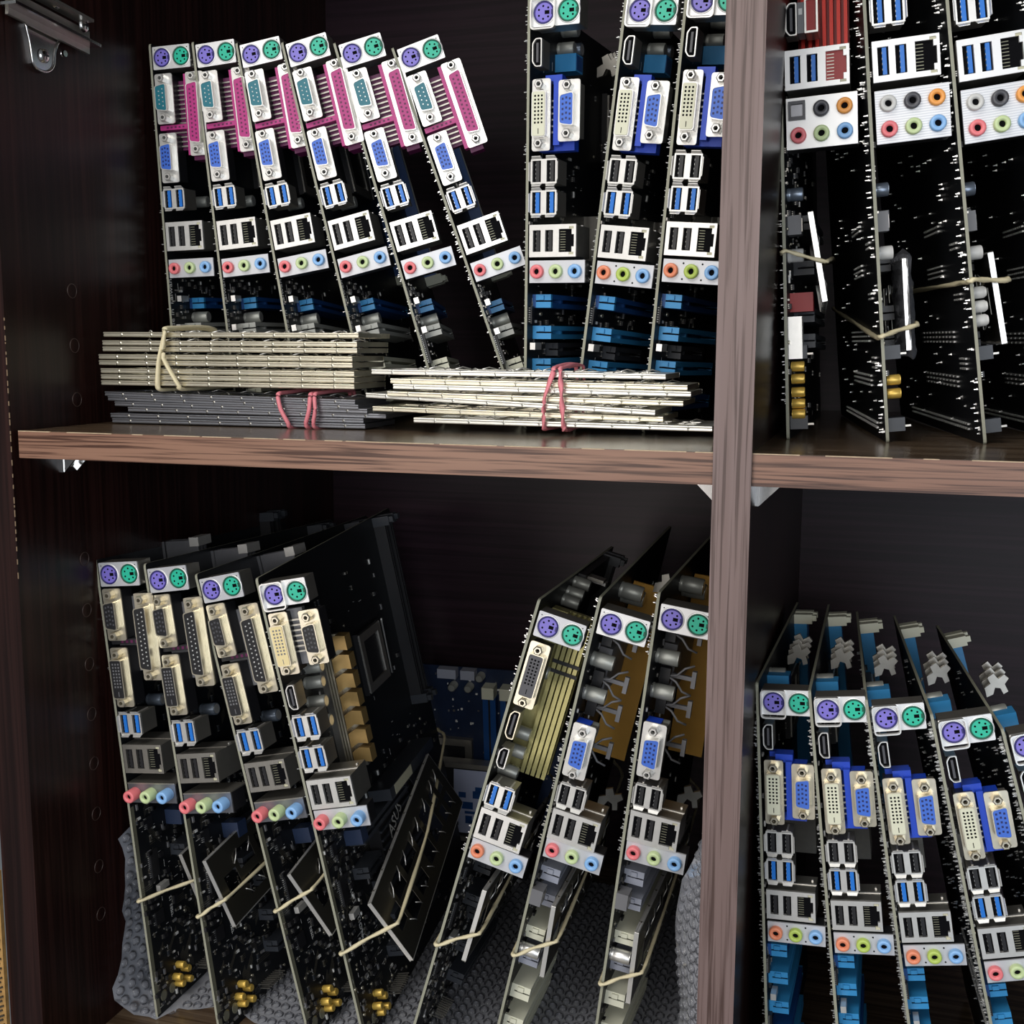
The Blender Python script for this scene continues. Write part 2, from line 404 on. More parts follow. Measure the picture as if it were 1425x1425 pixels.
def usb_pair(board, u, tongue=M_USB3, h=15.2, w0=2.0, name='twin_usb_port', rim=M_METAL):
    def f(b):
        W = 15.6
        b.plate(-W / 2, W / 2, -h / 2 + .9, h / 2 - .9, -1.6, 0, [(-6.9, -1.7, -h / 2 + 1.7, h / 2 - 1.7), (1.7, 6.9, -h / 2 + 1.7, h / 2 - 1.7)], rim)
        for s in (-1, 1):                                   # flared lips of the shell
            for t in (-1, 1):
                cx = s * 4.3
                b.add([(cx - 3.2, -1.6, t * (h / 2 - .9)), (cx + 3.2, -1.6, t * (h / 2 - .9)), (cx + 2.6, -2.9, t * h / 2 * 1.05), (cx - 2.6, -2.9, t * h / 2 * 1.05),
                       (cx - 3.2, -1.2, t * (h / 2 - .6)), (cx + 3.2, -1.2, t * (h / 2 - .6)), (cx + 2.6, -2.9, t * (h / 2 * 1.05 + .3)), (cx - 2.6, -2.9, t * (h / 2 * 1.05 + .3))],
                      [(0, 1, 2, 3), (7, 6, 5, 4), (3, 2, 6, 7), (0, 3, 7, 4), (1, 5, 6, 2)], rim)
            b.add([(s * 7.8, -1.6, -h / 2 + 2), (s * 7.8, -1.6, h / 2 - 2), (s * 8.5, -2.8, h / 2 - 2.6), (s * 8.5, -2.8, -h / 2 + 2.6), (s * 8.0, -1.2, -h / 2 + 2), (s * 8.0, -1.2, h / 2 - 2), (s * 8.8, -2.8, h / 2 - 2.6), (s * 8.8, -2.8, -h / 2 + 2.6)],
                  [(0, 1, 2, 3), (7, 6, 5, 4), (3, 2, 6, 7)], rim)
        b.box(-W / 2 + .2, W / 2 - .2, 0.0, 15, -h / 2 + 1, h / 2 - 1, M_METALD, front=M_VOID)
        for s in (-1, 1): b.box(s * 4.3 - .5, s * 4.3 + .5, 2, 12, h / 2 - 1, h / 2 - .6, M_METAL)
    p = part(name, board, (h, rim.name), f, (w0 + 7.8, 0, u + h / 2))
    for s in (-1, 1):
        def g(b):
            b.box(-1.1, 1.1, -1.3, 0, -h / 2 + 2.0, h / 2 - 2.0, tongue)
            for k in range(4): b.box(-1.25, -1.05, -1.2, 0, (k - 1.5) * 2.4 - .5, (k - 1.5) * 2.4 + .5, M_SHINE)
        part('contact_tongue', p, (tongue.name, h), g, (s * 4.3 + .5, 0, 0))
    return p

def lan(board, u, h=18.5, w1=30.0, tongue=M_BLACK, inside=M_VOID, face=M_METAL, depth=22, top=M_METALD):
    W = w1 - 1.4
    s = W / 28.6
    holes = [(2.2 * s, 7.0 * s, 3, h - 3), (9.8 * s, 14.6 * s, 3, h - 3), (18.2 * s, 26.0 * s, 2.6, h - 2.6), (26.0 * s, 27.4 * s, 5.6, h - 5.6), (24.4 * s, 27.2 * s, h - 2.6, h - 1.2), (24.4 * s, 27.2 * s, 1.2, 2.6)]
    def f(b):
        b.plate(0, W, 0, h, -1.4, 0.6, holes, face)
        b.box(.3, W - .3, 0.6, depth, .3, h - .3, top, front=M_VOID)
        b.box(0, W, depth * .45, depth * .52, h - .3, h + .05, face)
        b.box(W - 3.4, W - 2.4, depth * .7, depth * .78, h - .3, h + .5, M_SHINE)
    p = part('usb_and_network_port', board, (h, w1, face.name, depth, top.name, inside.name), f, (1.4, 0, u))
    for k in (0, 1):
        def g(b):
            b.box(-1.0, 1.0, -1.2, .6, 3.4, h - 3.4, tongue)
            for q in range(4): b.box(-1.15, -.95, -1.1, .6, h / 2 + (q - 1.5) * 2.6 - .45, h / 2 + (q - 1.5) * 2.6 + .45, M_METALD)
        part('contact_tongue', p, (tongue.name, h, 'lan'), g, ((holes[k][0] + holes[k][1]) / 2 + .6, 0, 0))
    def g2(b):
        b.box(18.2 * s, 27.2 * s, .2, .6, 2.6, h - 2.6, inside)
        for q in range(8): b.box(18.6 * s, 21.8 * s, .05, .2, 4.0 + q * (h - 8) / 7 - .2, 4.0 + q * (h - 8) / 7 + .2, M_COPPER_GND if inside is M_VOID else M_METALD)
    part('network_socket', p, (h, w1, inside.name), g2)
    for z in (h - 2.6, 1.2):
        def g3(b): b.box(24.5 * s, 27.1 * s, -1.0, .2, 0, 1.4, M_STICK)
        part('status_light', p, (w1,), g3, (0, 0, z))
    return p

def jack(b, c, protr):
    b.lathe([(3.95, 0), (3.95, protr - .5), (3.5, protr), (1.75, protr), (1.65, protr - 2.2)], (0, 0, 0), '-y', c, 20, True, False, False)
    b.cyl((0, 0, 0), '-y', 1.8, protr - 2.0, M_VOID, 12)
def audio(board, cols, protr=3.0, face=M_FACE, w1=36.0, h=12.5, dots=False, depth=11, u=0, body=M_BLACK, lip=False):
    W = w1 - 1.6
    def f(b):
        b.box(0, W, -1.0, .2, 0, h, face)
        b.box(.2, W - .2, .2, depth, .2, h - .2, body)
        if dots:
            for x in (.34, .66):
                for z in (.16, .84): b.cyl((W * x, -1.0, h * z), '-y', .55, .05, M_VOID, 8)
        if lip: b.box(0, W, -1.2, depth + 4, h - .2, h + .6, M_METALD)
    p = part('audio_port', board, (w1, h, face.name, dots, lip), f, (1.6, 0, u))
    for i, c in enumerate(cols):
        x = 4.9 + i * (W - 10.4) / (len(cols) - 1)
        part('audio_jack', p, (c.name, protr), lambda b, c=c: jack(b, c, protr), (x, -1.0, h / 2))
    return p
def hdmi(board, u, L=15.2, w0=2.0, metal=M_METAL, name='media_port'):
    def f(b):
        o = rpoly([(-2.9, -L / 2 + 2.6), (-.9, -L / 2), (2.9, -L / 2), (2.9, L / 2), (-.9, L / 2), (-2.9, L / 2 - 2.6)], .8, 2)
        i = [(x * .78, z * .93) for x, z in o]
        b.ring(o, i, -1.8, 0, metal); b.box(-2.8, 2.8, 0, 11, -L / 2 + .3, L / 2 - .3, M_METALD, front=M_VOID)
    p = part(name, board, (L, metal.name), f, (w0 + 2.9, 0, u + L / 2))
    part('contact_tongue', p, ('hdmi', L), lambda b: b.box(-.6, .7, -1.3, 0, -L / 2 + 2.4, L / 2 - 2.4, M_GREYJ), (0, 0, 0))
    return p

# ------------------------------------------------------------------ board components
def capacitor(board, u, v, r=4, h=11, m=M_CAP, w0=0.0, name='capacitor'):
    def f(b):
        b.lathe([(r * .95, 0), (r, .4), (r, 1.2), (r * .93, 1.7), (r, 2.2), (r, h - .5), (r * .9, h)], (0, 0, 0), 'x', m, 16)
        b.cyl((h, 0, 0), 'x', r * .78, .05, M_SHINE, 14)
    return part(name, board, (r, h, m.name), f, (w0, v, u))
def slot(board, u, v, L, m, h=11.5, t=7.6, endm=None, name='expansion_slot', notch=True):
    def f(b):
        b.box(0, 2.2, 0, L, -t / 2, t / 2, m)
        for s in (-1, 1): b.box(2.2, h, 2.5, L - 2.5, s * t / 2 - (t * .36 if s > 0 else 0), s * t / 2 + (t * .36 if s < 0 else 0), m)
        for y in (0, L - 2.5):
            b.box(2.2, h, y, y + 2.5, -t / 2, -.45, endm or m); b.box(2.2, h, y, y + 2.5, .45, t / 2, endm or m)
            b.box(2.2, h - .6, y + .5, y + 2.0, -.45, .45, M_VOID)
        if notch: b.box(2.2, h - 1, L * .22, L * .25, -1.2, 1.2, m)
        b.box(h * .35, h * .65, -1.2, 0, t * .1, t * .42, endm or m)
    return part(name, board, (L, m.name, h, t), f, (0, v, u))
def memory_slot(board, u0, v, L, m, latch=M_SLOTW, h=9):
    def f(b):
        b.box(0, 2, -2.8, 2.8, 0, L, m); b.box(2, h, -2.8, -1.0, 0, L, m); b.box(2, h, 1.0, 2.8, 0, L, m)
    p = part('memory_slot', board, (L, m.name), f, (0, v, u0))
    for z, s in ((L, 1), (0, -1)):
        part('memory_latch', p, (latch.name, s), lambda b, s=s: (b.box(0, 13, -3.4, 3.4, min(0, 7 * s), max(0, 7 * s), latch), b.box(13, 16, -2, 2, min(2 * s, 6 * s), max(2 * s, 6 * s), latch)), (0, 0, z))
    return p
def coil(board, u, v, m=M_GREYPL):
    return part('choke', board, m.name, lambda b: (b.box(0, 7, -5, 5, -5, 5, m), b.box(7, 7.4, -3.4, 3.4, -3.4, 3.4, M_METALD)), (0, v, u))
def chip(board, u, v, a=9, b_=9, h=1.4, nm='chip'):
    def f(b):
        b.box(.2, h, -a / 2, a / 2, -b_ / 2, b_ / 2, M_BLACK)
        n = int(b_ / 1.3)
        for k in range(n):
            z = (k + .5 - n / 2) * 1.3
            b.box(0, .5, -a / 2 - 1.2, -a / 2, z - .25, z + .25, M_SHINE); b.box(0, .5, a / 2, a / 2 + 1.2, z - .25, z + .25, M_SHINE)
    return part(nm, board, (a, b_, h), f, (0, v, u))
def crystal(board, u, v, horizontal=False):
    return part('crystal', board, horizontal, lambda b: b.prism(rrect(3.4, 10.5, 1.6), -2, 2, M_METAL) if not horizontal else b.box(0, 3.2, -5, 5, -2, 2, M_METAL), (2, v, u))
def board_text(board, txt, size, u, v, rot, w=.12, name='printed_text', m=M_SILK):
    k = ('text', txt, size, m.name)
    if k not in CACHE:
        c = bpy.data.curves.new('printed_text', 'FONT'); c.body = txt; c.size = size * MM; c.extrude = 0.00003; c.resolution_u = 2
        o = bpy.data.objects.new('t', c); col.objects.link(o)
        dg = bpy.context.evaluated_depsgraph_get()
        me = bpy.data.meshes.new_from_object(o.evaluated_get(dg)); me.name = 'printed_text'
        me.materials.clear(); me.materials.append(m)
        bpy.data.objects.remove(o); CACHE[k] = me
    o = bpy.data.objects.new(name, CACHE[k]); col.objects.link(o); o.parent = board
    # text in the y-z plane facing +x ; its baseline direction turned by rot about x
    o.matrix_local = Matrix.Translation(Vector((w, v, u)) * MM) @ Matrix.Rotation(rot, 4, 'X') @ Matrix(((0, 0, 1, 0), (1, 0, 0, 0), (0, 1, 0, 0), (0, 0, 0, 1)))
    return o

def circuit_board(root, W, H, m, strip=0.0, z0=0.0):
    t = 1.6
    def f(b):
        r = 2.5
        P = rpoly([(0, z0), (W, z0), (W, H), (0, H)], r, 3)
        n = len(P)
        vs = [(0, y, z) for y, z in P] + [(-t, y, z) for y, z in P]
        b.add(vs, [tuple(range(n)), tuple(reversed(range(n, 2 * n)))], m)
        b.add(vs, [(i, n + i, n + (i + 1) % n, (i + 1) % n) for i in range(n)], M_FIBRE)
        if strip:
            b.add([(.04, .3, 3), (.04, strip, 3), (.04, strip, H * .47), (.04, .3, H * .47)], [(0, 1, 2, 3)], M_COPPER_GND)
    return part('circuit_board', root, (W, H, m.name, strip, z0), f)

def scatter(root, W, H, seed, n, keep=None, dense=0.55, tracen=0):
    """small soldered parts, printed ticks and traces: nobody could count them"""
    R = random.Random(seed)
    def f(b):
        for i in range(n):
            v = R.uniform(2, W * .35) if R.random() < dense else R.uniform(2, W - 3)
            u = R.uniform(3, H - 4)
            k = R.random()
            a, c = R.choice([(1.0, .5), (.5, 1.0), (1.6, .8), (.8, 1.6)])
            if k < .45:
                b.box(0, .8, v - a, v + a, u - c, u + c, R.choice([M_SLOTK, M_GREYPL, M_TRACE, M_SILK]))
                if a > c: b.box(0, .85, v - a - .4, v - a, u - c, u + c, M_METALD); b.box(0, .85, v + a, v + a + .4, u - c, u + c, M_METALD)
                else: b.box(0, .85, v - a, v + a, u - c - .4, u - c, M_METALD); b.box(0, .85, v - a, v + a, u + c, u + c + .4, M_METALD)
            elif k < .62: b.box(0, 1.6, v - 2, v + 2, u - 1.4, u + 1.4, M_BLACK); [b.box(0, .6, v - 3, v - 2, u + q - .25, u + q + .25, M_METALD) for q in (-1, 0, 1)]
            elif k < .80: b.box(0, .06, v - a * 1.4, v + a * 1.4, u - .12, u + .12, M_SILK)
            elif k < .92: b.box(0, .06, v - .12, v + .12, u - c * 1.5, u + c * 1.5, M_SILK)
            else: b.cyl((0, v, u), 'x', R.uniform(.7, 1.2), R.uniform(.2, 1.0), M_STACK, 8)
        for i in range(tracen):
            v = R.uniform(4, W * .5); u = R.uniform(4, H * .9); L = R.uniform(4, 18)
            d = Vector((0, 1, R.choice([1, -1, 0, 0]))).normalized()
            for q in range(R.randint(2, 5)):
                c = Vector((.03, v, u + q * 1.3))
                b.obox(c, (1, 0, 0), d, d.cross(Vector((1, 0, 0))), .03, L / 2, .22, M_TRACE)
    return part('surface_components', root, (W, H, seed, n), f, kind='stuff')

def solder_pins(root, W, H, seed, clusters, rows):
    R = random.Random(seed)
    def f(b):
        for (u0, u1, v0, v1, n) in clusters:
            for i in range(n):
                u = R.uniform(u0, u1); v = R.uniform(v0, v1); L = R.uniform(1.0, 2.4)
                b.lathe([(.75, 0), (.35, L * .5), (.28, L)], (-1.6, v, u), '-x', M_SHINE, 5, False)
        for (u, v0, v1, st, k) in rows:
            for q in range(k):
                v = v0
                while v < v1:
                    b.box(-2.7, -1.6, v, v + st * .72, u + q * 2.6 - .45, u + q * 2.6 + .45, M_SHINE)
                    v += st
    return part('solder_pins', root, (W, H, seed), f, kind='stuff')

def cpu_area(root, u, v, m=M_METALD):
    def f(b):
        b.box(0, 3.5, -22, 22, -22, 22, M_BLACK)
        b.ring([(0, 0)] * 0, [], 0, 0, m) if False else None
        b.box(3.5, 4.6, -21, 21, -21, -15, m); b.box(3.5, 4.6, -21, 21, 15, 21, m)
        b.box(3.5, 4.6, -21, -15, -15, 15, m); b.box(3.5, 4.6, 15, 21, -15, 15, m)
        b.tube([(5, 24, -20), (5, 24, 18), (7, 20, 22)], .8, M_SHINE)
    return part('processor_socket', root, m.name, f, (0, v, u))

def shield_clip(b, m=M_METALD):      # jagged spring clip end
    pts = [(0, 0), (4, 1), (6, 5), (9, 4), (10, 0), (13, 1), (12, 6), (15, 9), (13, 12), (9, 10), (7, 14), (3, 12), (4, 8), (0, 6)]
    b.prism(pts, -1.2, 1.2, m)

# ------------------------------------------------------------------ board types; z = 0 at the bottom edge, hb = bottom of the audio block
def new_board(): return empty('motherboard')

def board_T():      # pink parallel port
    r = new_board(); hb = 94.2; W, H = 183, hb + 157.5
    circuit_board(r, W, H, M_PCB, z0=-3.5)
    U = lambda x: hb + x
    ps2(r, U(139.5), face=M_FACEW)
    dsub(r, 'serial_port', 8.2, U(120.2), 33, h_db9(), M_TEAL, M_SHINE, male=False, shell=8.6, plate=13.2, protr=6.5)
    p = dsub(r, 'parallel_port', 31.5, U(108.8), 55, h_db25(), M_MAGENTA, M_MAG_D, shell=8.6, plate=13.2, body=M_MAGENTA, shell_len=40.5)
    def house(b):
        b.box(-9.2, -6.2, 1, 9, -26.5, 27, M_MAGENTA)
        b.box(-6.2, 2.5, 3, 14, -30, -26, M_MAG_D)
        b.box(-30, -9, 2.0, 7, -8.8, -5.6, M_MAGENTA)
        for k in range(5): b.box(-25 + k * 3, -23.6 + k * 3, 1.9, 2.1, -7.8, -6.6, M_MAG_D)
        b.box(-29, -9, 8, 14, -22, 24, M_MAG_D)
        for k in range(14):
            z = -20 + k * 3.1
            b.box(-24, -9, 6.4, 7.0, z, z + .9, M_METALD)
    part('socket_housing', p, 'db25', house)
    dsub(r, 'video_port', 8.2, U(81), 33, h_vga(), M_BLUE, M_BLUE_D, shell=8.6, plate=13.2)
    usb_pair(r, U(46))
    lan(r, U(18.4), h=19.5, w1=29.8)
    audio(r, (M_PINK, M_LIME, M_SKY), u=hb)
    slot(r, 77, 26, 89, M_SLOTD, endm=M_SLOTB); capacitor(r, 67, 31, 4, 12)
    slot(r, 59, 17, 85, M_SLOTG, h=13); slot(r, 36, 17, 85, M_SLOTW)
    slot(r, 13, 17, 85, M_SLOTW)
    crystal(r, 60, 7, True); chip(r, 48, 8, 5, 20, 2.2); crystal(r, 80, 11, True)
    capacitor(r, 130, 42); capacitor(r, 150, 44); capacitor(r, 205, 60, 4, 9); capacitor(r, 218, 70, 4, 9)
    cpu_area(r, 185, 95); memory_slot(r, 110, 150, 133, M_SLOTD); memory_slot(r, 110, 162, 133, M_SLOTG)
    board_text(r, 'Made in Taiwan', 6.6, 52, 3.4, PI / 2 + .0)
    scatter(r, W, 100, 11, 150)
    solder_pins(r, W, H, 3, [(U(0), U(150), 1, 10, 90), (5, 90, 1, 12, 20)], [])
    return r, H
def board_U(audio_cols, dots, s3=M_SLOTB, low=False, face=M_FACE, shielded=False, dvic=M_DVI, metal=M_METAL):
    r = new_board(); hb = 84.0; W, H = 240, hb + 158
    circuit_board(r, W, H, M_PCB, z0=-59.0 if low else 0.0)
    U = lambda x: hb + x
    ps2(r, U(139.5), face=M_FACEW, shield=True)
    hdmi(r, U(118.5))
    d = dsub(r, 'digital_video_port', 7.6, U(92.5), 39, h_dvi(), dvic, M_VOID, shell=8.6, plate=11, dvi=True, metal=metal, protr=5, shell_len=25)
    p = dsub(r, 'video_port', 24.2, U(94), 33, h_vga(), M_BLUE, M_BLUE_D, shell=8.6, plate=12.8, body=M_BLUEH, metal=metal)
    def house(b):
        b.box(-9.8, -6.2, 0.4, 9, -18, 17, M_BLUEH)
        b.box(-20, 1, 6, 13, -20.5, -15.5, M_BLUEH)
        b.box(-20, -6.5, 9, 14, -20, 20, M_BLUEH); b.box(-16, -6, 3.5, 9, 15.5, 20.5, M_BLUEH)
        for k in range(6):
            z = -11 + k * 3.4
            b.box(-17, -9.6, 3.2, 4.0, z, z + .9, M_SHINE)
    part('socket_housing', p, 'vga', house)
    usb_pair(r, U(54.2), M_BLACK); usb_pair(r, U(37.0), M_USB3)
    lan(r, U(14.4), h=18, w1=29.6, depth=23)
    audio(r, audio_cols, u=hb, protr=2.6 if not low else 3.4, dots=dots, face=face, w1=35)
    slot(r, 74, 8, 89, M_SLOTD, endm=M_SLOTD); slot(r, 56, 9, 85, M_SLOTB, endm=M_SLOTB); slot(r, 37, 9, 85, M_SLOTB); slot(r, 17, 9, 85, M_SLOTD, endm=M_SLOTB)
    slot(r, 46, 30, 50, M_SLOTK, h=8)
    if low:
        for q in (-4, -24, -44): slot(r, q, 9, 85, M_SLOTB, endm=M_SLOTB)
    capacitor(r, 225, 62, 4, 9, M_CAPB); capacitor(r, 234, 52, 4, 10); capacitor(r, 222, 46, 4, 10)
    part('power_connector', r, 'blue', lambda b: (b.box(0, 13, -6, 6, -5, 5, M_SLOTB), b.box(13, 13.2, -5, 5, -4, 4, M_SLOTD)), (0, 46, 213 if not low else 231))
    for q in (0, 1, 2):
        part('spring_clip', r, 'jag', lambda b: shield_clip(b), (6, 100 + q * 7, 216 + (0 if not low else 12) + q * 2))
    part('heat_sink', r, 'u', lambda b: [b.box(1 + 0, 22, k * 3.4, k * 3.4 + 1.2, 0, 30, M_METALD) for k in range(9)] and b.box(0, 4, 0, 30, 0, 30, M_METALD), (0, 96, 100))
    chip(r, 66, 6, 4, 10); crystal(r, 48, 5, True); chip(r, 28, 7, 6, 12, 1.8)
    cpu_area(r, 190, 150); memory_slot(r, 100, 205, 133, M_SLOTB); memory_slot(r, 100, 216, 133, M_SLOTD)
    scatter(r, W, H * .9, 21, 260)
    solder_pins(r, W, H, 4 + low, [(U(0), U(152), .8, 9, 150), (3, U(0), .8, 9, 60), (20, H - 4, 8, W * .7, 120)], [(45, 12, 95, 2, 2), (65, 12, 95, 2, 2)])
    return r, H
def b_common(r, W, H, hb, seed, gold=True):
    scatter(r, W, H * .52, seed, 330, dense=.75, tracen=60)
    scatter(r, W, H * .95, seed + 1, 160, dense=.2, tracen=20)
    cpu_area(r, 215, 140); memory_slot(r, 165, 205, 133, M_BLACK, M_SLOTK); memory_slot(r, 165, 217, 133, M_BLACK, M_SLOTK)
    for u, v, L in ((122, 40, 89), (101, 36, 25), (80, 60, 89), (56, 60, 85), (34, 60, 85)): slot(r, u, v, L, M_SLOTK, h=11)
    if gold:
        for (u, v) in ((24, 27), (18, 22), (12.5, 24), (19, 32), (11, 33)):
            part('gold_capacitor', r, 'y', lambda b: b.lathe([(2.3, 0), (2.4, .3), (2.4, 5.5), (2.1, 6)], (0, 0, 0), 'x', M_CAPY, 12), (0, v, u))
        for (u, v) in ((12, 9), (12, 19)):
            part('sound_pad_ring', r, 'ring', lambda b: b.lathe([(3.6, 0), (3.6, .1), (2.6, .1)], (0, 0, 0), 'x', M_COPPER_GND, 16), (0, v, u))
    part('header_pins', r, 'hp', lambda b: [b.box(0, 8, k * 2.5, k * 2.5 + .6, z, z + .6, M_METALD) for k in range(9) for z in (0, 2.5)], (0, 48, 10))
    chip(r, 100, 16, 8, 18, 1.6); chip(r, 64, 14, 9, 9); chip(r, 128, 16, 6, 8); crystal(r, 84, 18, True)
    board_text(r, 'USB3_12', 3.6, 58, 30, PI / 2)
def board_B():      # black parallel port
    r = new_board(); hb = 148; W, H = 244, 306
    circuit_board(r, W, H, M_PCB, strip=3.6)
    U = lambda x: hb + x
    ps2(r, U(139.5), face=M_FACE)
    dsub(r, 'video_port', 8.2, U(121.5), 33, h_vga(), M_BLACK, M_GREYJ, shell=8.6, plate=13.2, metal=M_METALW)
    p = dsub(r, 'parallel_port', 30.5, U(107), 55, h_db25(), M_BLACK, M_SHINE, shell=8.6, plate=13.2, metal=M_METALW, shell_len=40.5, protr=7)
    def house(b):
        b.box(-8, -6.2, 1, 13, -26.5, 27, M_METALD)
        b.box(-29, -8, 2.0, 8, -5, -1.5, M_BLACK)
        for k in range(4): b.box(-22 + k * 3.4, -20.2 + k * 3.4, 1.9, 2.1, -4.2, -2.4, M_MAG_D)
        b.box(-29, -8, 10, 14, -24, 24, M_GREYPL)
    part('socket_housing', p, 'db25k', house)
    dsub(r, 'digital_video_port', 8.0, U(81.5), 38, h_dvi(), M_BLACK, M_GREYPL, shell=8.8, plate=12.6, dvi=True, metal=M_METALW, protr=6.5, shell_len=25)
    usb_pair(r, U(44), M_USB3)
    lan(r, U(19.5), h=18.5, w1=29.6, depth=26, top=M_METALD, face=M_METALD)
    audio(r, (M_PINK, M_LIME, M_SKY), u=hb, protr=8, depth=14, face=M_GREYSTEEL, lip=True)
    part('heat_sink', r, 'bars', lambda b: [b.box(2, 28, k * 4, k * 4 + 2, 0, 18, M_GREYSTEEL) for k in range(3)] and b.box(0, 3, 0, 10, 0, 18, M_GREYSTEEL), (0, 70, 286))
    part('spring_clip', r, 'bright', lambda b: b.box(22, 29, -3, 13, 13, 19, M_METAL), (0, 72, 287))
    capacitor(r, 295, 90, 4.2, 12); capacitor(r, 205, 34, 4, 11, M_CAPB); capacitor(r, 270, 60, 4, 9)
    part('power_connector', r, 'navy', lambda b: b.box(0, 12, -5, 5, -5, 5, M_NAVY), (0, 40, 124))
    b_common(r, W, H, hb, 31)
    solder_pins(r, W, H, 5, [(U(0), U(150), 1, 10, 60)], [])
    return r, H
def board_B4():     # yellow video port and bronze heat sink
    r = new_board(); hb = 148; W, H = 244, 306
    circuit_board(r, W, H, M_PCB, strip=3.6)
    U = lambda x: hb + x
    ps2(r, U(139.5), face=M_FACEW, shield=True)
    dsub(r, 'digital_video_port', 7.6, U(117), 38, h_dvi(), M_DVIY, M_GREYPL, shell=8.8, plate=12, dvi=True, metal=M_METALW, protr=6.5, shell_len=25)
    dsub(r, 'video_port', 27.0, U(118.5), 33, h_vga(), M_BLACK, M_GREYJ, shell=8.6, plate=12.8, metal=M_METALW)
    part('connector_bridge', r, 'br', lambda b: [b.box(0, 10, 2, 3, k * 3.2, k * 3.2 + 1, M_METALD) for k in range(7)] and b.box(-2, 8, 5, 9, -8, 26, M_GREYPL), (13, 0, U(110)))
    hdmi(r, U(76.5)); usb_pair(r, U(57.8)); usb_pair(r, U(38))
    lan(r, U(13.4), h=18.5, w1=30, depth=26)
    audio(r, (M_PINK, M_LIME, M_SKY), u=hb, protr=6.5, depth=20, lip=False)
    hs = part('heat_sink', r, 'bronze_base', lambda b: (b.box(0, 19, 8, 12, -2, 86, M_METALD), [b.box(8 + j * 1.9, 9.1 + j * 1.9, 0, 8, 4, 86, M_METALW) for j in range(3)]), (0, 46, 168))
    for k in range(7):
        def g(b):
            b.prism([(0, 0), (5.5, 3.0), (12, 2.0), (12, 11.2), (5.5, 12.2), (0, 9.4)], 0, 9, M_BRONZE)
        part('cooling_fin', hs, 'br', g, (14, -1, 1 + k * 12.3))
    for u, v in ((231, 31), (219, 29), (206, 30), (240, 34)): capacitor(r, u, v, 4, 12)
    # cooled power stage printed with the maker's name
    hk = part('chipset_heat_sink', r, 'asus', lambda b: (b.box(0, 9, -30, 34, -14, 14, M_BLACK), [b.box(9, 10.5, -30, 34, -12 + k * 6, -10.5 + k * 6, M_SLOTK) for k in range(5)]), (0, 100, 106))
    board_text(hk, 'ASUS', 13, -4, -16, 0.35, w=10.7)
    memory = part('labelled_slot', r, 'lab', lambda b: (b.box(0, 16, -4, 95, -4, 4, M_SLOTK), b.box(16, 16.2, 5, 42, -3.4, 3.4, M_STICK)), (0, 90, 132))
    part('power_connector', r, 'navy', lambda b: b.box(0, 12, -5, 5, -5, 5, M_NAVY), (0, 40, 126))
    b_common(r, W, H, hb, 41)
    board_text(r, 'PROTECTION', 6.2, 100, 26, -PI / 2 + .05); board_text(r, 'MADE IN CHINA', 3.2, 128, 18, -PI / 2)
    board_text(r, 'Support', 7, 168, 70, 0.2); board_text(r, 'Support', 7, 150, 76, 0.2)
    solder_pins(r, W, H, 6, [(U(0), U(150), 1, 10, 60)], [])
    return r, H
def board_M1():     # black digital video port and olive heat sink
    r = new_board(); hb = 145; W, H = 244, 305
    circuit_board(r, W, H, M_PCB)
    U = lambda x: hb + x
    ps2(r, U(139.5), face=M_FACE)
    dsub(r, 'digital_video_port', 7.6, U(117), 39, h_dvi(), M_GREYJ, M_VOID, shell=9.4, plate=12, dvi=True, metal=M_METALW, protr=4, shell_len=26)
    hdmi(r, U(77), metal=M_METALW, L=17); hdmi(r, U(58.5), L=12.5, name='display_port')
    usb_pair(r, U(34)); lan(r, U(13.2), h=19, w1=30, depth=24); audio(r, (M_ORANGEJ, M_LIME, M_SKY), u=hb, protr=3)
    hs = part('heat_sink', r, 'olive', lambda b: (b.box(1, 27, 9, 13, 0, 102, M_OLIVE), b.box(1, 11, 4, 9, 0, 102, M_OLIVE)), (0, 38, U(46)))
    for k in range(5):
        part('cooling_fin', hs, 'ol', lambda b: (b.box(0, 1.1, -1, 9, 0, 102, M_OLIVE), b.box(-.6, 1.8, -2, -1, 0, 102, M_OLIVE)), (12 + k * 3.3, 0, 0))
    for z in (66, 72): part('fin_tie', hs, 'tie', lambda b: b.box(11, 28, -2.7, -2, 0, 2.2, M_BLACK), (0, 0, z))
    for u, v in ((U(60), 30), (U(48), 26), (U(112), 30), (U(72), 30)): capacitor(r, u, v, 4, 12)
    for u, v in ((296, 84), (292, 76), (300, 100)): capacitor(r, u, v, 4, 11)
    part('spring_clip', r, 'm1', lambda b: (b.box(3, 16, 0, 12, 0, 2, M_METALD), b.box(3, 16, 14, 22, -4, -2, M_METAL)), (0, 120, 300))
    part('retention_frame', r, 'fr', lambda b: b.box(0, 5, 0, 110, -12, 12, M_BLACK), (0, 110, 292))
    b_common(r, W, H, hb, 51, gold=False)
    solder_pins(r, W, H, 7, [(U(100), U(156), 1, 8, 26), (U(0), U(20), 1, 8, 10)], [])
    return r, H
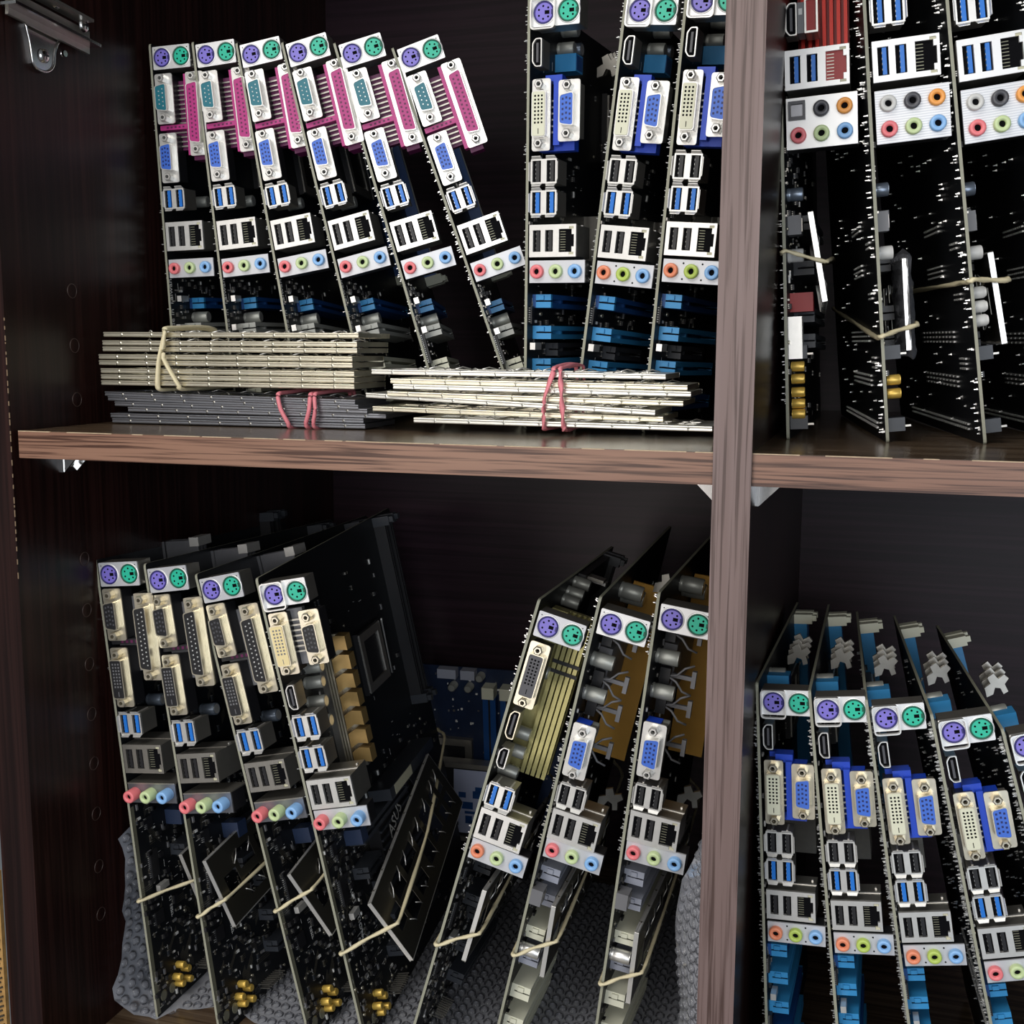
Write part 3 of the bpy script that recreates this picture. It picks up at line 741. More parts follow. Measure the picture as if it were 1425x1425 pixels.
def board_M2():     # low blue video port and amber plate
    r = new_board(); hb = 145; W, H = 244, 305
    circuit_board(r, W, H, M_PCB)
    U = lambda x: hb + x
    ps2(r, U(139.5), face=M_FACEW)
    dsub(r, 'video_port', 8.0, U(69), 33, h_vga(), M_BLUE, M_BLUE_D, shell=9, plate=13.4, body=M_BLUEH)
    usb_pair(r, U(33.5), M_BLACK); lan(r, U(12.2), h=19, w1=30, depth=24); audio(r, (M_PINK, M_LIME, M_SKY), u=hb, protr=3.4)
    part('amber_plate', r, 'amb', lambda b: b.box(1, 23, 0, 2, 0, 120, M_AMBER), (0, 105, 172))
    for u, v in ((264, 17), (243, 17), (222, 18)): capacitor(r, u, v, 4.4, 13)
    for u, v in ((296, 62), (290, 74)): capacitor(r, u, v, 5, 14)
    for i, u in enumerate((276, 250, 232, 208)):
        def g(b):
            for s in (-1, 1):
                b.tube([(6, 0, 0), (12, -2, 2 * s), (16, -2, 7 * s), (21, 0, 9 * s)], .7, M_GREYPL, n=6)
            b.box(2, 8, -2, 2, -5, 5, M_BLACK)
            b.box(2, 22, 2, 4, -1.2, 1.2, M_GREYPL); b.box(20, 22.5, 1, 4, -5, 5, M_GREYPL)
        part('spring_clip', r, 'wire', g, (0, 26, u))
    part('spring_clip', r, 'jag2', lambda b: shield_clip(b), (16, 92, 292)); part('spring_clip', r, 'jag2', lambda b: shield_clip(b), (18, 60, 158))
    part('retention_frame', r, 'fr2', lambda b: b.box(0, 8, 0, 60, -16, 16, M_GREYPL), (0, 36, 250))
    for (u, v, m, t) in ((127, 14, M_SLOTLG, 9), (108, 18, M_SLOTLG, 8), (88, 12, M_SLOTW, 8), (70, 12, M_SLOTLG, 8), (48, 10, M_SLOTW, 9), (26, 10, M_SLOTW, 9), (8, 10, M_SLOTW, 9)):
        slot(r, u, v, 85, m, h=12, t=t)
    capacitor(r, 78, 9, 4, 12, M_METAL); coil(r, 118, 4)
    scatter(r, W, H * .9, 61, 260); cpu_area(r, 215, 140)
    solder_pins(r, W, H, 8, [(U(120), U(158), 1, 8, 30), (U(40), U(90), 1, 5, 45), (U(0), U(30), 1, 6, 20)], [])
    return r, H
def board_R(red, gold=True):
    r = new_board(); hb = 148; W, H = 244, 306
    circuit_board(r, W, H, M_PCB)
    U = lambda x: hb + x
    ps2(r, U(139.5), face=M_FACEW); usb_pair(r, U(92))
    if red:
        hs = part('heat_sink', r, 'red', lambda b: b.box(6, 32, 6, 10, 0, 110, M_REDD), (0, 22, U(46)))
        for k in range(7): part('cooling_fin', hs, 'r', lambda b: b.box(0, 1.8, 0, 6, 0, 110, M_RED), (8 + k * 3.6, 0, 0))
        hdmi(r, U(56), L=16); 
        def f(b):
            b.plate(0, 6.6, 0, 17, -1.6, 0, [(.9, 5.7, 1, 16)], M_METAL); b.box(.2, 6.4, 0, 14, .2, 16.8, M_METALD, front=M_REDD)
        part('storage_port', r, 'es', f, (11.5, 0, U(56.5)))
        part('port_divider', r, 'pd', lambda b: (b.box(0, 3.4, -.5, 12, 0, 15, M_GREYPL), b.box(.6, 2.4, -.8, -.5, 9, 12, M_WHITEJ)), (8, 0, U(57)))
        lan(r, U(29.5), h=19.5, w1=33, tongue=M_USB3, inside=M_REDD, face=M_FACEW)
    else:
        usb_pair(r, U(55.5)); lan(r, U(29.5), h=19.5, w1=33, tongue=M_USB3, face=M_FACEW)
    # block of six jacks
    def f(b):
        b.box(0, 35, -1, .3, 0, 25.5, M_FACEW if red else M_FACE); b.box(.2, 34.8, .3, 12, .2, 25.3, M_BLACK)
        if not red: [b.box(0, 35, -1.05, -.98, k * 1.2 + .5, k * 1.2 + .8, M_FACEW) for k in range(21)]
    p = part('audio_port', r, ('six', red), f, (1.6, 0, hb))
    tops = (None if red else M_WHITEJ, M_GREYJ, M_ORJ); lows = (M_PINK, M_LIME, M_SKY)
    for i in range(3):
        x = 6 + i * 11.4
        if tops[i]: part('audio_jack', p, (tops[i].name, 3), lambda b, c=tops[i]: jack(b, c, 3), (x, -1, 18.8))
        else: part('optical_port', p, 'opt', lambda b: (b.plate(-4.2, 4.2, -4.6, 4.6, -2.2, 0, [(-3, 3, -3, 3)], M_GREYJ), b.box(-2.8, 2.8, -1.2, 0, -2.8, 2.8, M_GREYSTEEL)), (x - .6, -1, 19))
        part('audio_jack', p, (lows[i].name, 3), lambda b, c=lows[i]: jack(b, c, 3), (x, -1, 6.6))
    if not red and not gold:
        for u in (76, 69, 62): part('capacitor', r, 'wc', lambda b: b.lathe([(2.6, 0), (3.1, .8), (3.1, 5), (2.2, 6.4)], (0, 0, 0), 'x', M_WHITEJ, 14), (1, 8, u))
    for i, u in enumerate((38, 31.5, 24.5, 18.5, 13) if red else (31.5, 24.5) if gold else ()):
        part('gold_capacitor', r, 'y2', lambda b: b.lathe([(2.5, 0), (2.7, .3), (2.7, 6.2), (2.3, 6.8)], (0, 0, 0), 'x', M_CAPY, 12), (1, 7 + (i % 2) * .5, u))
    if red: part('metal_can', r, 'can', lambda b: b.box(0, 7, -3, 6, -11, 11, M_METAL), (0, 8, 53)); part('power_connector', r, 'rd', lambda b: b.box(0, 12, -4, 4, -5, 5, M_REDD), (0, 22, 72))
    capacitor(r, 128, 16, 3.5, 8, M_CAPB); capacitor(r, 96, 12, 3.5, 8, M_WHITEJ); coil(r, 112, 18)
    for (u, v) in ((116, 40), (92, 44), (66, 40), (52, 44)): slot(r, u, v, 89, M_SLOTK, h=11)
    part('header_block', r, 'hb', lambda b: (b.box(0, 9, 0, 8, 0, 7, M_SLOTK), b.box(9, 12, 1, 2, 2, 3, M_METALD)), (0, 6, 5)); part('header_block', r, 'hb', lambda b: (b.box(0, 9, 0, 8, 0, 7, M_SLOTK), b.box(9, 12, 1, 2, 2, 3, M_METALD)), (0, 10, 42))
    scatter(r, W, H * .7, 71, 200); cpu_area(r, 215, 140)
    solder_pins(r, W, H, 9 + red + 2 * gold, [(U(0), U(150), 2, 24, 130), (3, U(0), 1, 14, 50), (100, 290, 40, 200, 60), (5, 90, 20, 200, 25)],
                [(6, 28, 190, 5, 2), (28, 44, 130, 9, 3), (52, 44, 130, 9, 3), (88, 60, 100, 4, 3), (112, 60, 100, 4, 2), (74, 20, 36, 4, 2), (100, 20, 36, 4, 2), (38, 20, 36, 4, 3)])
    return r, H

# ------------------------------------------------------------------ cabinet
L_IN, DIV, BACK, ZF, TH = 387.5, 17.6, 400.0, -387.5, 15.1
TOPZ, RIGHT = 360.0, 470.0
cab = empty('cabinet', 'dark brown laminate cabinet with open shelves holding all the boards', 'cabinet')
def cpart(name, x0, x1, y0, y1, z0, z1, m, front=None, parent=cab, label=None):
    return part(name, parent, (x0, x1, y0, y1, z0, z1), lambda b: b.box(x0, x1, y0, y1, z0, z1, m, front=front), label=label)
side = cpart('side_panel', -L_IN - 23, -L_IN, -3, BACK, ZF - 60, TOPZ, WOOD_DARK, front=WOOD_DARK, label='left side panel')
cpart('side_panel', RIGHT, RIGHT + 17, -3, BACK, ZF - 60, TOPZ, WOOD_DARK)
cpart('back_panel', -L_IN - 23, RIGHT + 17, BACK, BACK + 6, ZF - 60, TOPZ, WOOD_BACK)
cpart('divider_panel', 0, DIV, -2, BACK, ZF - 60, TOPZ, WOOD_DARK, front=WOOD_POST)
def shelf_fn(x0, x1, z, y0=0.0):
    def f(b):
        b.box(x0, x1, y0 + .6, BACK, z - TH, z, WOOD_TOP)
        b.box(x0, x1, y0, y0 + .6, z - TH, z - .25, WOOD_EDGE)
        R = random.Random(5); x = x0                       # chipped pale line along the top edge
        while x < x1:
            l = R.uniform(6, 30); b.box(x, min(x + l, x1), y0 - .02, y0 + R.uniform(.7, 1.5), z - .35, z + .03, M_EDGE_BAND); x += l + R.uniform(0, 14)
    return f
part('shelf', cab, 'ul', shelf_fn(-385.0, 0, 0)); part('shelf', cab, 'ur', shelf_fn(DIV, RIGHT, 0, .6))
part('shelf', cab, 'll', shelf_fn(-L_IN, 0, ZF)); part('shelf', cab, 'lr', shelf_fn(DIV, RIGHT, ZF))
cpart('top_panel', -L_IN, RIGHT, 0, BACK, TOPZ - 16, TOPZ, WOOD_DARK)
M_PLUG = mat('brown_plug', (0.05, 0.03, 0.025), 0.4)
# plugs in the row of shelf pin holes
for z in (79, 47, 15, -82, -114, -148, -180, -212, -245, -280, -312):
    part('hole_plug', cab, 'plug', lambda b: (b.lathe([(4.3, 0), (4.3, .35), (3.9, .35), (3.9, .05)], (0, 0, 0), 'x', M_PLUG, 24, True, False, False), b.cyl((0, 0, 0), 'x', 3.95, .12, WOOD_DARK, 20)), (-L_IN, 55, z))
# shelf brackets
def bracket(b):
    b.box(0, 1.4, -7, 7, -12, 0, M_CHROME); b.box(0, 12, -7, 7, -1.4, 0, M_CHROME)
    for y in (-6.4, 5.2): b.add([(1.4, y, -1.4), (12, y, -1.4), (1.4, y, -12), (1.4, y + 1.2, -1.4), (12, y + 1.2, -1.4), (1.4, y + 1.2, -12)], [(0, 1, 2), (3, 5, 4), (1, 4, 5, 2)], M_CHROME)
for x, rz in ((-L_IN, 0), (0, PI), (DIV, 0)):
    k = part('shelf_bracket', cab, 'br', bracket, (x, 45 if x < -1 else 30, -TH), (0, 0, rz))
    part('screw', k, 'sc', lambda b: b.lathe([(2.4, 0), (2.2, .8), (1, 1.2)], (1.4, 0, -7), 'x', M_SHINE, 10))
M_WEAR = mat('worn_edge', (0.22, 0.15, 0.09), 0.6)
# worn front corner of the left side panel
def chips(b):
    R = random.Random(3); z = 62
    while z > -80:
        l = R.uniform(.8, 4); b.box(-.3, .2, -3.15, -2.7, z - l, z, M_WEAR); z -= l + R.uniform(.5, 5)
part('edge_wear', cab, 'wear', chips, (-L_IN, 0, 0), kind='stuff')
# yellow cane-like strip beside the panel
def cane(b):
    b.box(-14, 0, -6, -3.2, ZF - 60, -260, M_YWOOD)
    for k in range(60): b.obox((-4 - (k % 2), -6.4, -262 - k * 3), (1, 0, .5), (0, 1, 0), (-.5, 0, 1), 3, .5, .5, M_TRACE)
part('edge_trim', cab, 'cane', cane, (-L_IN - 23.5, 0, 0))
# cup hinge on the left side panel
hg = part('hinge', cab, 'arm', lambda b: (
    b.obox((5, 40, 226), (0, 1, -.08), (0, .08, 1), (1, 0, 0), 34, 6.5, 1.0, M_METALD),
    b.obox((9, 38, 224), (0, 1, -.08), (0, .08, 1), (1, 0, 0), 36, .8, 5.0, M_CHROME),
    b.obox((9, 38, 236), (0, 1, -.08), (0, .08, 1), (1, 0, 0), 30, .8, 5.0, M_METALD)), (-L_IN, 0, 0))
def wing(b):
    P = rpoly([(22, 224), (52, 221), (47, 214), (45, 203), (38, 199), (28, 200), (26, 214)], 4, 4)
    n = len(P); vs = [(0, y, z) for y, z in P] + [(2.2, y, z) for y, z in P]
    b.add(vs, [tuple(range(n)), tuple(reversed(range(n, 2 * n)))] + [(i, n + i, n + (i + 1) % n, (i + 1) % n) for i in range(n)], M_CHROME)
    b.tube([(2.4, y, z) for y, z in P], .8, M_CHROME, closed=True)
part('mounting_wing', hg, 'w', wing)
def screwh(b):
    b.lathe([(4, 0), (3.8, 1.2), (2.4, 2.0), (0.4, 2.1)], (0, 0, 0), 'x', M_CHROME, 16); b.box(1.9, 2.25, -2.2, 2.2, -.4, .4, M_BLACK); b.box(1.9, 2.25, -.4, .4, -2.2, 2.2, M_BLACK)
for (y, z, x) in ((37, 208, 2.2), (66, 231, 8), (42, 238, 8), (12, 236, 10)):
    part('screw', hg, 'hs', screwh, (x, y, z))
part('rivet', hg, 'rv', lambda b: b.cyl((0, 0, 0), 'x', 1.8, 2, M_CHROME), (2, 54, 213))
part('hinge_cup', hg, 'cup', lambda b: (b.lathe([(9, 0), (9, 8), (7, 9)], (0, 0, 0), 'x', M_CHROME, 20), b.lathe([(9.6, 3), (9.6, 4)], (0, 0, 0), 'x', M_METALD, 20)), (2, 0, 240))

# ------------------------------------------------------------------ port shields (pressed steel trays)
SL, SW, SR = 164.0, 46.0, 2.7
def shield_mesh(m, rim_m):
    def f(b):
        # plate lies in x-y, rim drops down; the plate has real openings
        holes = [(-74, -60, -8, 6), (-56, -38, -16, -4), (-56, -38, 2, 14), (-32, -14, -15, -5), (-32, -8, 3, 13), (-2, 14, -14, 12), (20, 40, -12, 12), (46, 56, -14, -4), (46, 56, 0, 10), (62, 72, -14, -4), (62, 72, 0, 10)]
        t = MB(); t.plate(-SL / 2, SL / 2, -SW / 2, SW / 2, 0, .4, holes, m)
        b.add([(x, z, -y) for x, y, z in t.v], t.f, m)
        for s in (-1, 1):
            b.box(-SL / 2, SL / 2, s * SW / 2 - .25, s * SW / 2 + .25, -SR, 0, rim_m)
            b.box(s * SL / 2 - .25, s * SL / 2 + .25, -SW / 2, SW / 2, -SR, 0, rim_m)
            pr = [(.2, .1), (.75, -.15), (.85, -.6), (.35, -1.0), (.3, -1.4), (.6, -1.9), (.55, -2.4), (.2, -2.75)]
            vs = [(x, s * (SW / 2 + a), z) for x in (-SL / 2 - .3, SL / 2 + .3) for a, z in pr]
            b.add(vs, [(i, i + 1, 9 + i, 8 + i) if s < 0 else (i, 8 + i, 9 + i, i + 1) for i in range(7)], rim_m, True)
            for k in range(8): b.box(-SL / 2 + 11.9 + k * 20, -SL / 2 + 12.1 + k * 20, s * SW / 2 - .9, s * SW / 2 + .9, -2.7, 0, M_TRACE)
            for k in range(8): b.lathe([(.8, 0), (.5, .35), (0.1, .4)], (-SL / 2 + 12 + k * 20, s * (SW / 2 + .4), -SR * .5), (0, s, 0), m if m is not M_GREYSTEEL else M_METALD, 8)
    return f
def springs(b):
    for x in (-60, -44, -28, -8, 8, 30, 52, 66):
        b.tube([(x, -10, .2), (x + 3, -13, 1.2), (x + 6, -16, .4)], .35, M_METAL, n=5)
        b.tube([(x, 8, .2), (x + 3, 12, 1.4), (x + 7, 15, .3)], .35, M_METAL, n=5)
def port_shield(mname, M4, label, group=None):
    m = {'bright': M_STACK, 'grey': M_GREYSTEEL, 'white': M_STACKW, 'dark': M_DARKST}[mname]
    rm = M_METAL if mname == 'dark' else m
    o = part('port_shield', None, mname, shield_mesh(m, rm)); part('contact_springs', o, 'sp', springs, kind='stuff')
    o.matrix_world = M4
    return tag(o, label, 'metal plate', group)
def TR(x, y, z, rx=0, ry=0, rz=0):
    return Matrix.Translation(Vector((x, y, z)) * MM) @ Euler((math.radians(rx), math.radians(ry), math.radians(rz))).to_matrix().to_4x4()
ORD = ['topmost', 'second from the top', 'third from the top', 'fourth from the top', 'fifth from the top', 'sixth from the top', 'seventh from the top', 'bottom']
# grey bundle, lying on the shelf under the cream-banded one
zs = [3.5, 6.6, 10.0, 12.9, 15.6, 18.4]
dxs = [0, -1, 12, 2, -3, -5]
for i, z in enumerate(zs):
    rz = [2.0, 2.0, 3.0, 1.5, 1.0, 1.0][i]
    port_shield('grey', TR(-291 + dxs[i], 66 + SW / 2 + 5, z, 0, [0, 0, .4, .5, .8, .8][i], rz),
                ['bottom port shield of the grey pink-banded bundle, on the shelf', 'second lowest port shield of the grey pink-banded bundle', 'grey port shield shifted right in the pink-banded bundle, third lowest', 'fourth lowest port shield of the grey pink-banded bundle', 'fifth lowest port shield of the grey pink-banded bundle', 'topmost port shield of the grey pink-banded bundle'][i], 'port shields in the grey bundle')
# bright bundle on top
zs = [26.2, 29.8, 33.4, 38.2, 41.8, 46.4, 50.0, 55.0]
dxs = [-2, -2, -2, -3, -3, 0, 0, 1]
for i, z in enumerate(zs):
    n = 7 - i
    port_shield('bright', TR(-293 + dxs[i], 64 + SW / 2 + 3, z, 0, .1, 1.5), ORD[n].capitalize() + ' port shield of the cream-banded bundle on the left', 'port shields in the cream-banded bundle')
# right bundle, untidy
data = [(-92, 5, 8.0, .3, 0, 'white'), (-118, 8, 13.0, .8, 0, 'bright'), (-121, 5, 18.5, 2.2, -1, 'white'), (-108, 6, 21.5, .9, 1, 'bright'), (-104, 5, 26.0, .6, 1, 'white'), (-106, 6, 29.2, .5, 1, 'bright'), (-117, 5, 34.4, .3, .5, 'white')]
nm = ['Bottom port shield of the right-hand bundle, sticking out towards the divider', 'Tan port shield second from the bottom of the right-hand bundle', 'Tilted port shield sticking out left from the right-hand bundle', 'Middle port shield of the right-hand bundle', 'Port shield third from the top of the right-hand bundle', 'Port shield second from the top of the right-hand bundle', 'Topmost port shield of the right-hand bundle tied with pink bands']
for i, (x, dy, z, ry, rz, m) in enumerate(data):
    port_shield(m, TR(x, 60 + SW / 2 + dy, z, 0, ry, rz), nm[i], 'port shields in the right-hand bundle')

# rubber bands round the bundles
def band(name, pts, r, m, label, closed=True, flat=1.0, twist=0.0, M4=None):
    P = [Vector(p) for p in pts]; out = []
    N = len(P)
    for i in range(N if closed else N - 1):
        a, b_, c, d = P[i - 1], P[i], P[(i + 1) % N], P[(i + 2) % N]
        if not closed and i == 0: a = b_
        if not closed and i == N - 2: d = c
        for k in range(6):
            t = k / 6
            cr = .5 * ((2 * b_) + (c - a) * t + (2 * a - 5 * b_ + 4 * c - d) * t * t + (3 * b_ - a - 3 * c + d) * t ** 3)
            out.append(cr * .45 + (b_.lerp(c, t)) * .55)
    o0 = P[0]
    mb = MB(); mb.tube([p - o0 for p in out], r, m, closed=closed, flat=flat, twist=twist)
    o = bpy.data.objects.new(name, mb.mesh(name)); col.objects.link(o)
    o.matrix_world = (M4 or Matrix.Identity(4)) @ Matrix.Translation(o0 * MM)
    return tag(o, label, 'rubber band', 'rubber bands')
def wrap(x0, x1, y0, y1, z0, z1): return [(x0, y0, z1), (x0, y0, (z0 + z1) / 2), (x1, y0, z0), (x1, y1, z0), ((x0 + x1) / 2, y1, z1)]
def loop(pa, pb, y0, y1, za, zb, bulge=0):      # front strand from (pa,za) top to (pb,zb) bottom
    return [(pa, y0 + 3, za), (pa, y0, za - 2.5), ((pa + pb) / 2 + bulge, y0 - .6, (za + zb) / 2), (pb, y0, zb + 2), (pb, y0 + 4, zb - .8), (pb, y1, zb - .8), (pa, y1 + 1, zb + 3), (pa, y1, za)]
band('rubber_band', loop(-331, -337, 63.5, 116, 56.6, 22, -1), 1.7, M_BAND, 'cream rubber band, left strand around the upper left bundle', flat=.7)
band('rubber_band', loop(-330, -322, 62.0, 117, 57.6, 22.6, -5), 1.7, M_BAND, 'cream rubber band, right strand around the upper left bundle', flat=.7)
band('rubber_band', loop(-260, -254, 68.0, 120, 20.4, 1.4, -1), 1.3, M_BANDP, 'single pink rubber band around the grey bundle')
band('rubber_band', loop(-240, -243, 69, 121, 20.4, 1.4, 1), 1.3, M_BANDP, 'left one of the paired pink rubber bands on the grey bundle')
band('rubber_band', loop(-237, -238, 68.6, 121, 20.6, 1.4, 1), 1.2, M_BANDP, 'right one of the paired pink rubber bands on the grey bundle')
band('rubber_band', loop(-94, -99, 62.5, 112, 36.8, 4.6, -2), 1.5, M_BANDP, 'left pink rubber band around the right-hand shield bundle', flat=.6, twist=.25)
band('rubber_band', loop(-90, -88, 62.2, 113, 36.8, 4.4, 0), 1.6, M_BANDP, 'twisted pink rubber band on the right-hand shield bundle', flat=.55, twist=.8)

# ------------------------------------------------------------------ the boards
POSE = {
'T1': (-406.2, 191.2, 2.40, -1.94, 1.39), 'T2': (-356.8, 188.7, 5.42, -5.55, 0.46), 'T3': (-300.3, 176.9, 7.45, -10.39, -2.75),
'T4': (-248.5, 176.5, 7.71, -14.03, -2.12), 'T5': (-203.2, 188.7, 15.13, -16.27, -2.11), 'T6': (-154.6, 204.7, 12.49, -19.38, 0.21),
'U1': (-125.5, 118.4, -5.41, 0.44, 0.46), 'U2': (-95.0, 114.9, -6.98, 5.95, -1.83), 'U3': (-54.0, 112.0, -6.5, 4.4, -1.0),
'R1': (27.5, 91.8, -1.0, -3.33, -0.84), 'R2': (77.6, 88.2, 7.0, -5.69, 0.23), 'R3': (124.6, 95.2, 8.5, -8.06, 0.33), 'R4': (171.5, 98.0, 9.0, -10.0, 0.3),
'B1': (-357.8, 69.1, 0.23, -5.60, 0.44), 'B2': (-306.2, 60.9, -1.68, -9.15, -1.35), 'B3': (-248.3, 72.1, -0.76, -13.26, 0.73), 'B4': (-212.9, 77.3, 4.37, -11.41, 2.24),
'M1': (-186.0, 67.8, 2.01, 15.39, -2.29), 'M2': (-136.7, 88.1, 0.84, 12.56, 1.14), 'M3': (-75.9, 97.5, -1.75, 7.27, 2.38),
'Q1': (22.1, 134.6, -1.83, -3.52, -0.27), 'Q2': (68.4, 133.8, -0.25, -6.70, 0.19), 'Q3': (113.6, 131.5, 2.32, -9.61, -0.24), 'Q4': (162.3, 130.2, 4.06, -13.06, 0.59), 'Q5': (211.0, 128.0, 5.5, -16.2, 0.4)}
def pose(n):
    x, y, psi, phi, th = POSE[n]
    z = ZF if n[0] in 'BMQ' else 0
    k = 1.0
    if n[0] == 'T':      # this smaller model stands a little nearer
        k = 0.93
    if n[0] == 'Q': k = 0.88
    if k < 1:
        c = Vector((71.4, -541.97, 47.81)); p = c + (Vector((x, y, z)) - c) * k; x, y, z = p
        if n == 'Q1': x += 4.0
        if n == 'Q2': x += 1.5
    return Matrix.Translation(Vector((x, y, z)) * MM) @ Matrix.Scale(k, 4) @ Matrix.Rotation(math.radians(psi), 4, 'Z') @ Matrix.Rotation(math.radians(phi), 4, 'Y') @ Matrix.Rotation(math.radians(th), 4, 'X')
def place(build, names, labels, group):
    r, H = build
    index_tree()
    for i, (n, lb) in enumerate(zip(names, labels)):
        o = r if i == 0 else copy_tree(r)
        o.matrix_world = pose(n)
        tag(o, lb, 'circuit board', group)
ordr = ['Leftmost', 'Second from the left', 'Third from the left', 'Fourth from the left', 'Fifth from the left', 'Rightmost']
place(board_T(), ['T1', 'T2', 'T3', 'T4', 'T5', 'T6'], [
    'leftmost board of the upper shelf, with magenta parallel port, next to the side panel',
    'second board from the left on the upper shelf, magenta parallel port',
    'third board from the left on the upper shelf, magenta parallel port',
    'fourth board from the left on the upper shelf, magenta parallel port, leaning left',
    'fifth board from the left on the upper shelf, magenta parallel port, leaning left',
    'most tilted board with magenta parallel port, rightmost of its six'], 'boards with magenta parallel ports on the upper left shelf')
place(board_U((M_PINK, M_LIME, M_SKY), False), ['U1'], ['upright board with blue video port and pink audio jack, right of the magenta row'], None)
place(board_U((M_ORANGEJ, M_LIME2, M_SKY), True), ['U2', 'U3'], [
    'board with salmon audio jack leaning right, between the upright one and the divider',
    'board with blue video port half hidden behind the divider on the upper left shelf'], 'boards with salmon audio jacks on the upper left shelf')
place(board_R(True), ['R1'], ['board with red heat sink and red network socket just right of the divider'], None)
place(board_R(False), ['R2'], ['six-jack board with two gold capacitors, beside the red heat sink board'], 'boards with six audio jacks on the upper right shelf')
place(board_R(False, False), ['R3', 'R4'], [
    'second six-jack board from the red one, its orange jack at the picture edge',
    'board at the right picture edge on the upper right shelf, only its soldered back showing'], 'boards with six audio jacks on the upper right shelf')
place(board_B(), ['B1', 'B2', 'B3'], [
    'leftmost board of the lower shelf, with black parallel port, beside the bubble wrap',
    'middle one of the three lower boards with black parallel ports',
    'third board with black parallel port on the lower shelf, left of the bronze heat sink'], 'boards with black parallel ports on the lower left shelf')
place(board_B4(), ['B4'], ['board with yellow digital video port and bronze heat sink on the lower shelf'], None)
place(board_M1(), ['M1'], ['right-leaning board with black digital video port and olive heat sink on the lower shelf'], None)
place(board_M2(), ['M2', 'M3'], [
    'right-leaning board with blue video port and amber plate, next to the olive heat sink board',
    'board with blue video port and amber plate leaning against the divider'], 'boards with amber plates on the lower left shelf')
place(board_U((M_ORANGEJ, M_LIME2, M_SKY), True, low=True, metal=M_METALW, dvic=M_DVI), ['Q1', 'Q2', 'Q3'], [
    'leftmost board of the lower right shelf, next to the divider, with blue video port',
    'second board from the divider on the lower right shelf, with blue video port',
    'third board from the divider on the lower right shelf, with blue video port'], 'boards with blue video ports on the lower right shelf')
place(board_U((M_PINK, M_LIME, M_SKY), False, low=True, metal=M_METALW), ['Q4', 'Q5'], [
    'fourth board from the divider on the lower right shelf, with pink audio jack',
    'rightmost board of the lower right shelf, showing its soldered back at the picture edge'], 'boards with pink audio jacks on the lower right shelf')

# shields and bands that travel with single boards: front edge from (w,u) top to (w,u) bottom, long side running back
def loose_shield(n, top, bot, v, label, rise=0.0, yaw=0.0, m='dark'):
    t = Vector((top[0], v, top[1])); b_ = Vector((bot[0], v, bot[1]))
    c = (t + b_) / 2; ez = (t - b_).normalized()
    ey = Vector((yaw, 1, rise)).normalized()
    ez = (ez - ey * ez.dot(ey)).normalized(); ex = ez.cross(ey)
    # shield x axis -> ey (long side back), shield y axis -> ez, normal -> ex
    Mx = Matrix(((ey.x, ez.x, 0, 0), (ey.y, ez.y, 0, 0), (ey.z, ez.z, 0, 0), (0, 0, 0, 1)))
    nrm = ey.cross(ez)
    for i in range(3): Mx[i][2] = nrm[i]
    cc = (c + ey * SL / 2) * MM
    M4 = pose(n) @ Matrix.Translation(cc) @ Mx
    return port_shield(m, M4, label)
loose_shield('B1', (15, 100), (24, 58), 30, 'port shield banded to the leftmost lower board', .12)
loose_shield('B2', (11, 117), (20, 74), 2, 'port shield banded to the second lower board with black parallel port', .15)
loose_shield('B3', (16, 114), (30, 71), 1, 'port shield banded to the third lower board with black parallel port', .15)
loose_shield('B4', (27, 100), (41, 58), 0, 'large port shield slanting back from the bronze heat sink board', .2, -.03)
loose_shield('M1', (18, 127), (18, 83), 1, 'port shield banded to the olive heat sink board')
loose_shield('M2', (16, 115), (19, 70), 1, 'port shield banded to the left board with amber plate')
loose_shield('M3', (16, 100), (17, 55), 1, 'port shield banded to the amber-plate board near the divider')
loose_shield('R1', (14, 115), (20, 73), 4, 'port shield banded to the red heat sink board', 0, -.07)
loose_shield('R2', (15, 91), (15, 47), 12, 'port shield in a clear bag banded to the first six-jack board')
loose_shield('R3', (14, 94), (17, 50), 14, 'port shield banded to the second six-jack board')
def board_band(n, u0, pt, W, label, r=1.0, bw=None, ub=None, twist=.5, v=0):
    w1, u1 = pt; ub = ub or u1 + 14
    P = [(-2.6, 10, u0), (-2.0, -1.6, u0), (.4, -1.8, u0 + .5), (w1 * .5, -1 + v * .5, (u0 + u1) / 2 + .4), (w1 + 1.4, v - 1.2, u1), (w1 + 2.6, v + 6, u1 + 1), (w1 * .9 + 2, v + 90, (u1 + ub) / 2), (12, W - 20, ub), (1, W + 1.8, ub), (-2.8, W + 1, ub), (-3.2, W * .5, (u0 + ub) / 2)]
    return band('rubber_band', P, r, M_BAND, label, flat=.75, twist=twist, M4=pose(n))
board_band('B1', 82, (20, 84), 244, 'cream rubber band round the leftmost lower board', 1.3, v=28)
board_band('B2', 82, (17, 92), 244, 'cream rubber band round the second lower board', 1.3)
board_band('B3', 91, (24, 102), 244, 'cream rubber band round the third lower board', 1.3)
board_band('B4', 68, (36, 84), 244, 'long cream rubber band round the bronze heat sink board', 1.4, ub=120)
board_band('M1', 86, (19, 102), 244, 'twisted cream rubber band round the olive heat sink board', 1.3)
board_band('M2', 78, (19, 95), 244, 'cream rubber band round the left amber-plate board', 1.3)
board_band('M3', 63, (19, 77), 244, 'cream rubber band round the amber-plate board near the divider', 1.3)
board_band('R1', 97, (18, 91), 244, 'thin cream rubber band round the red heat sink board', 1.2, ub=110, v=4)
board_band('R2', 54, (16, 58), 244, 'knotted cream rubber band round the first six-jack board', 1.4, ub=75, v=12)
board_band('R3', 82, (18, 80), 244, 'twisted tan rubber band round the second six-jack board', 1.5, ub=84, v=14)

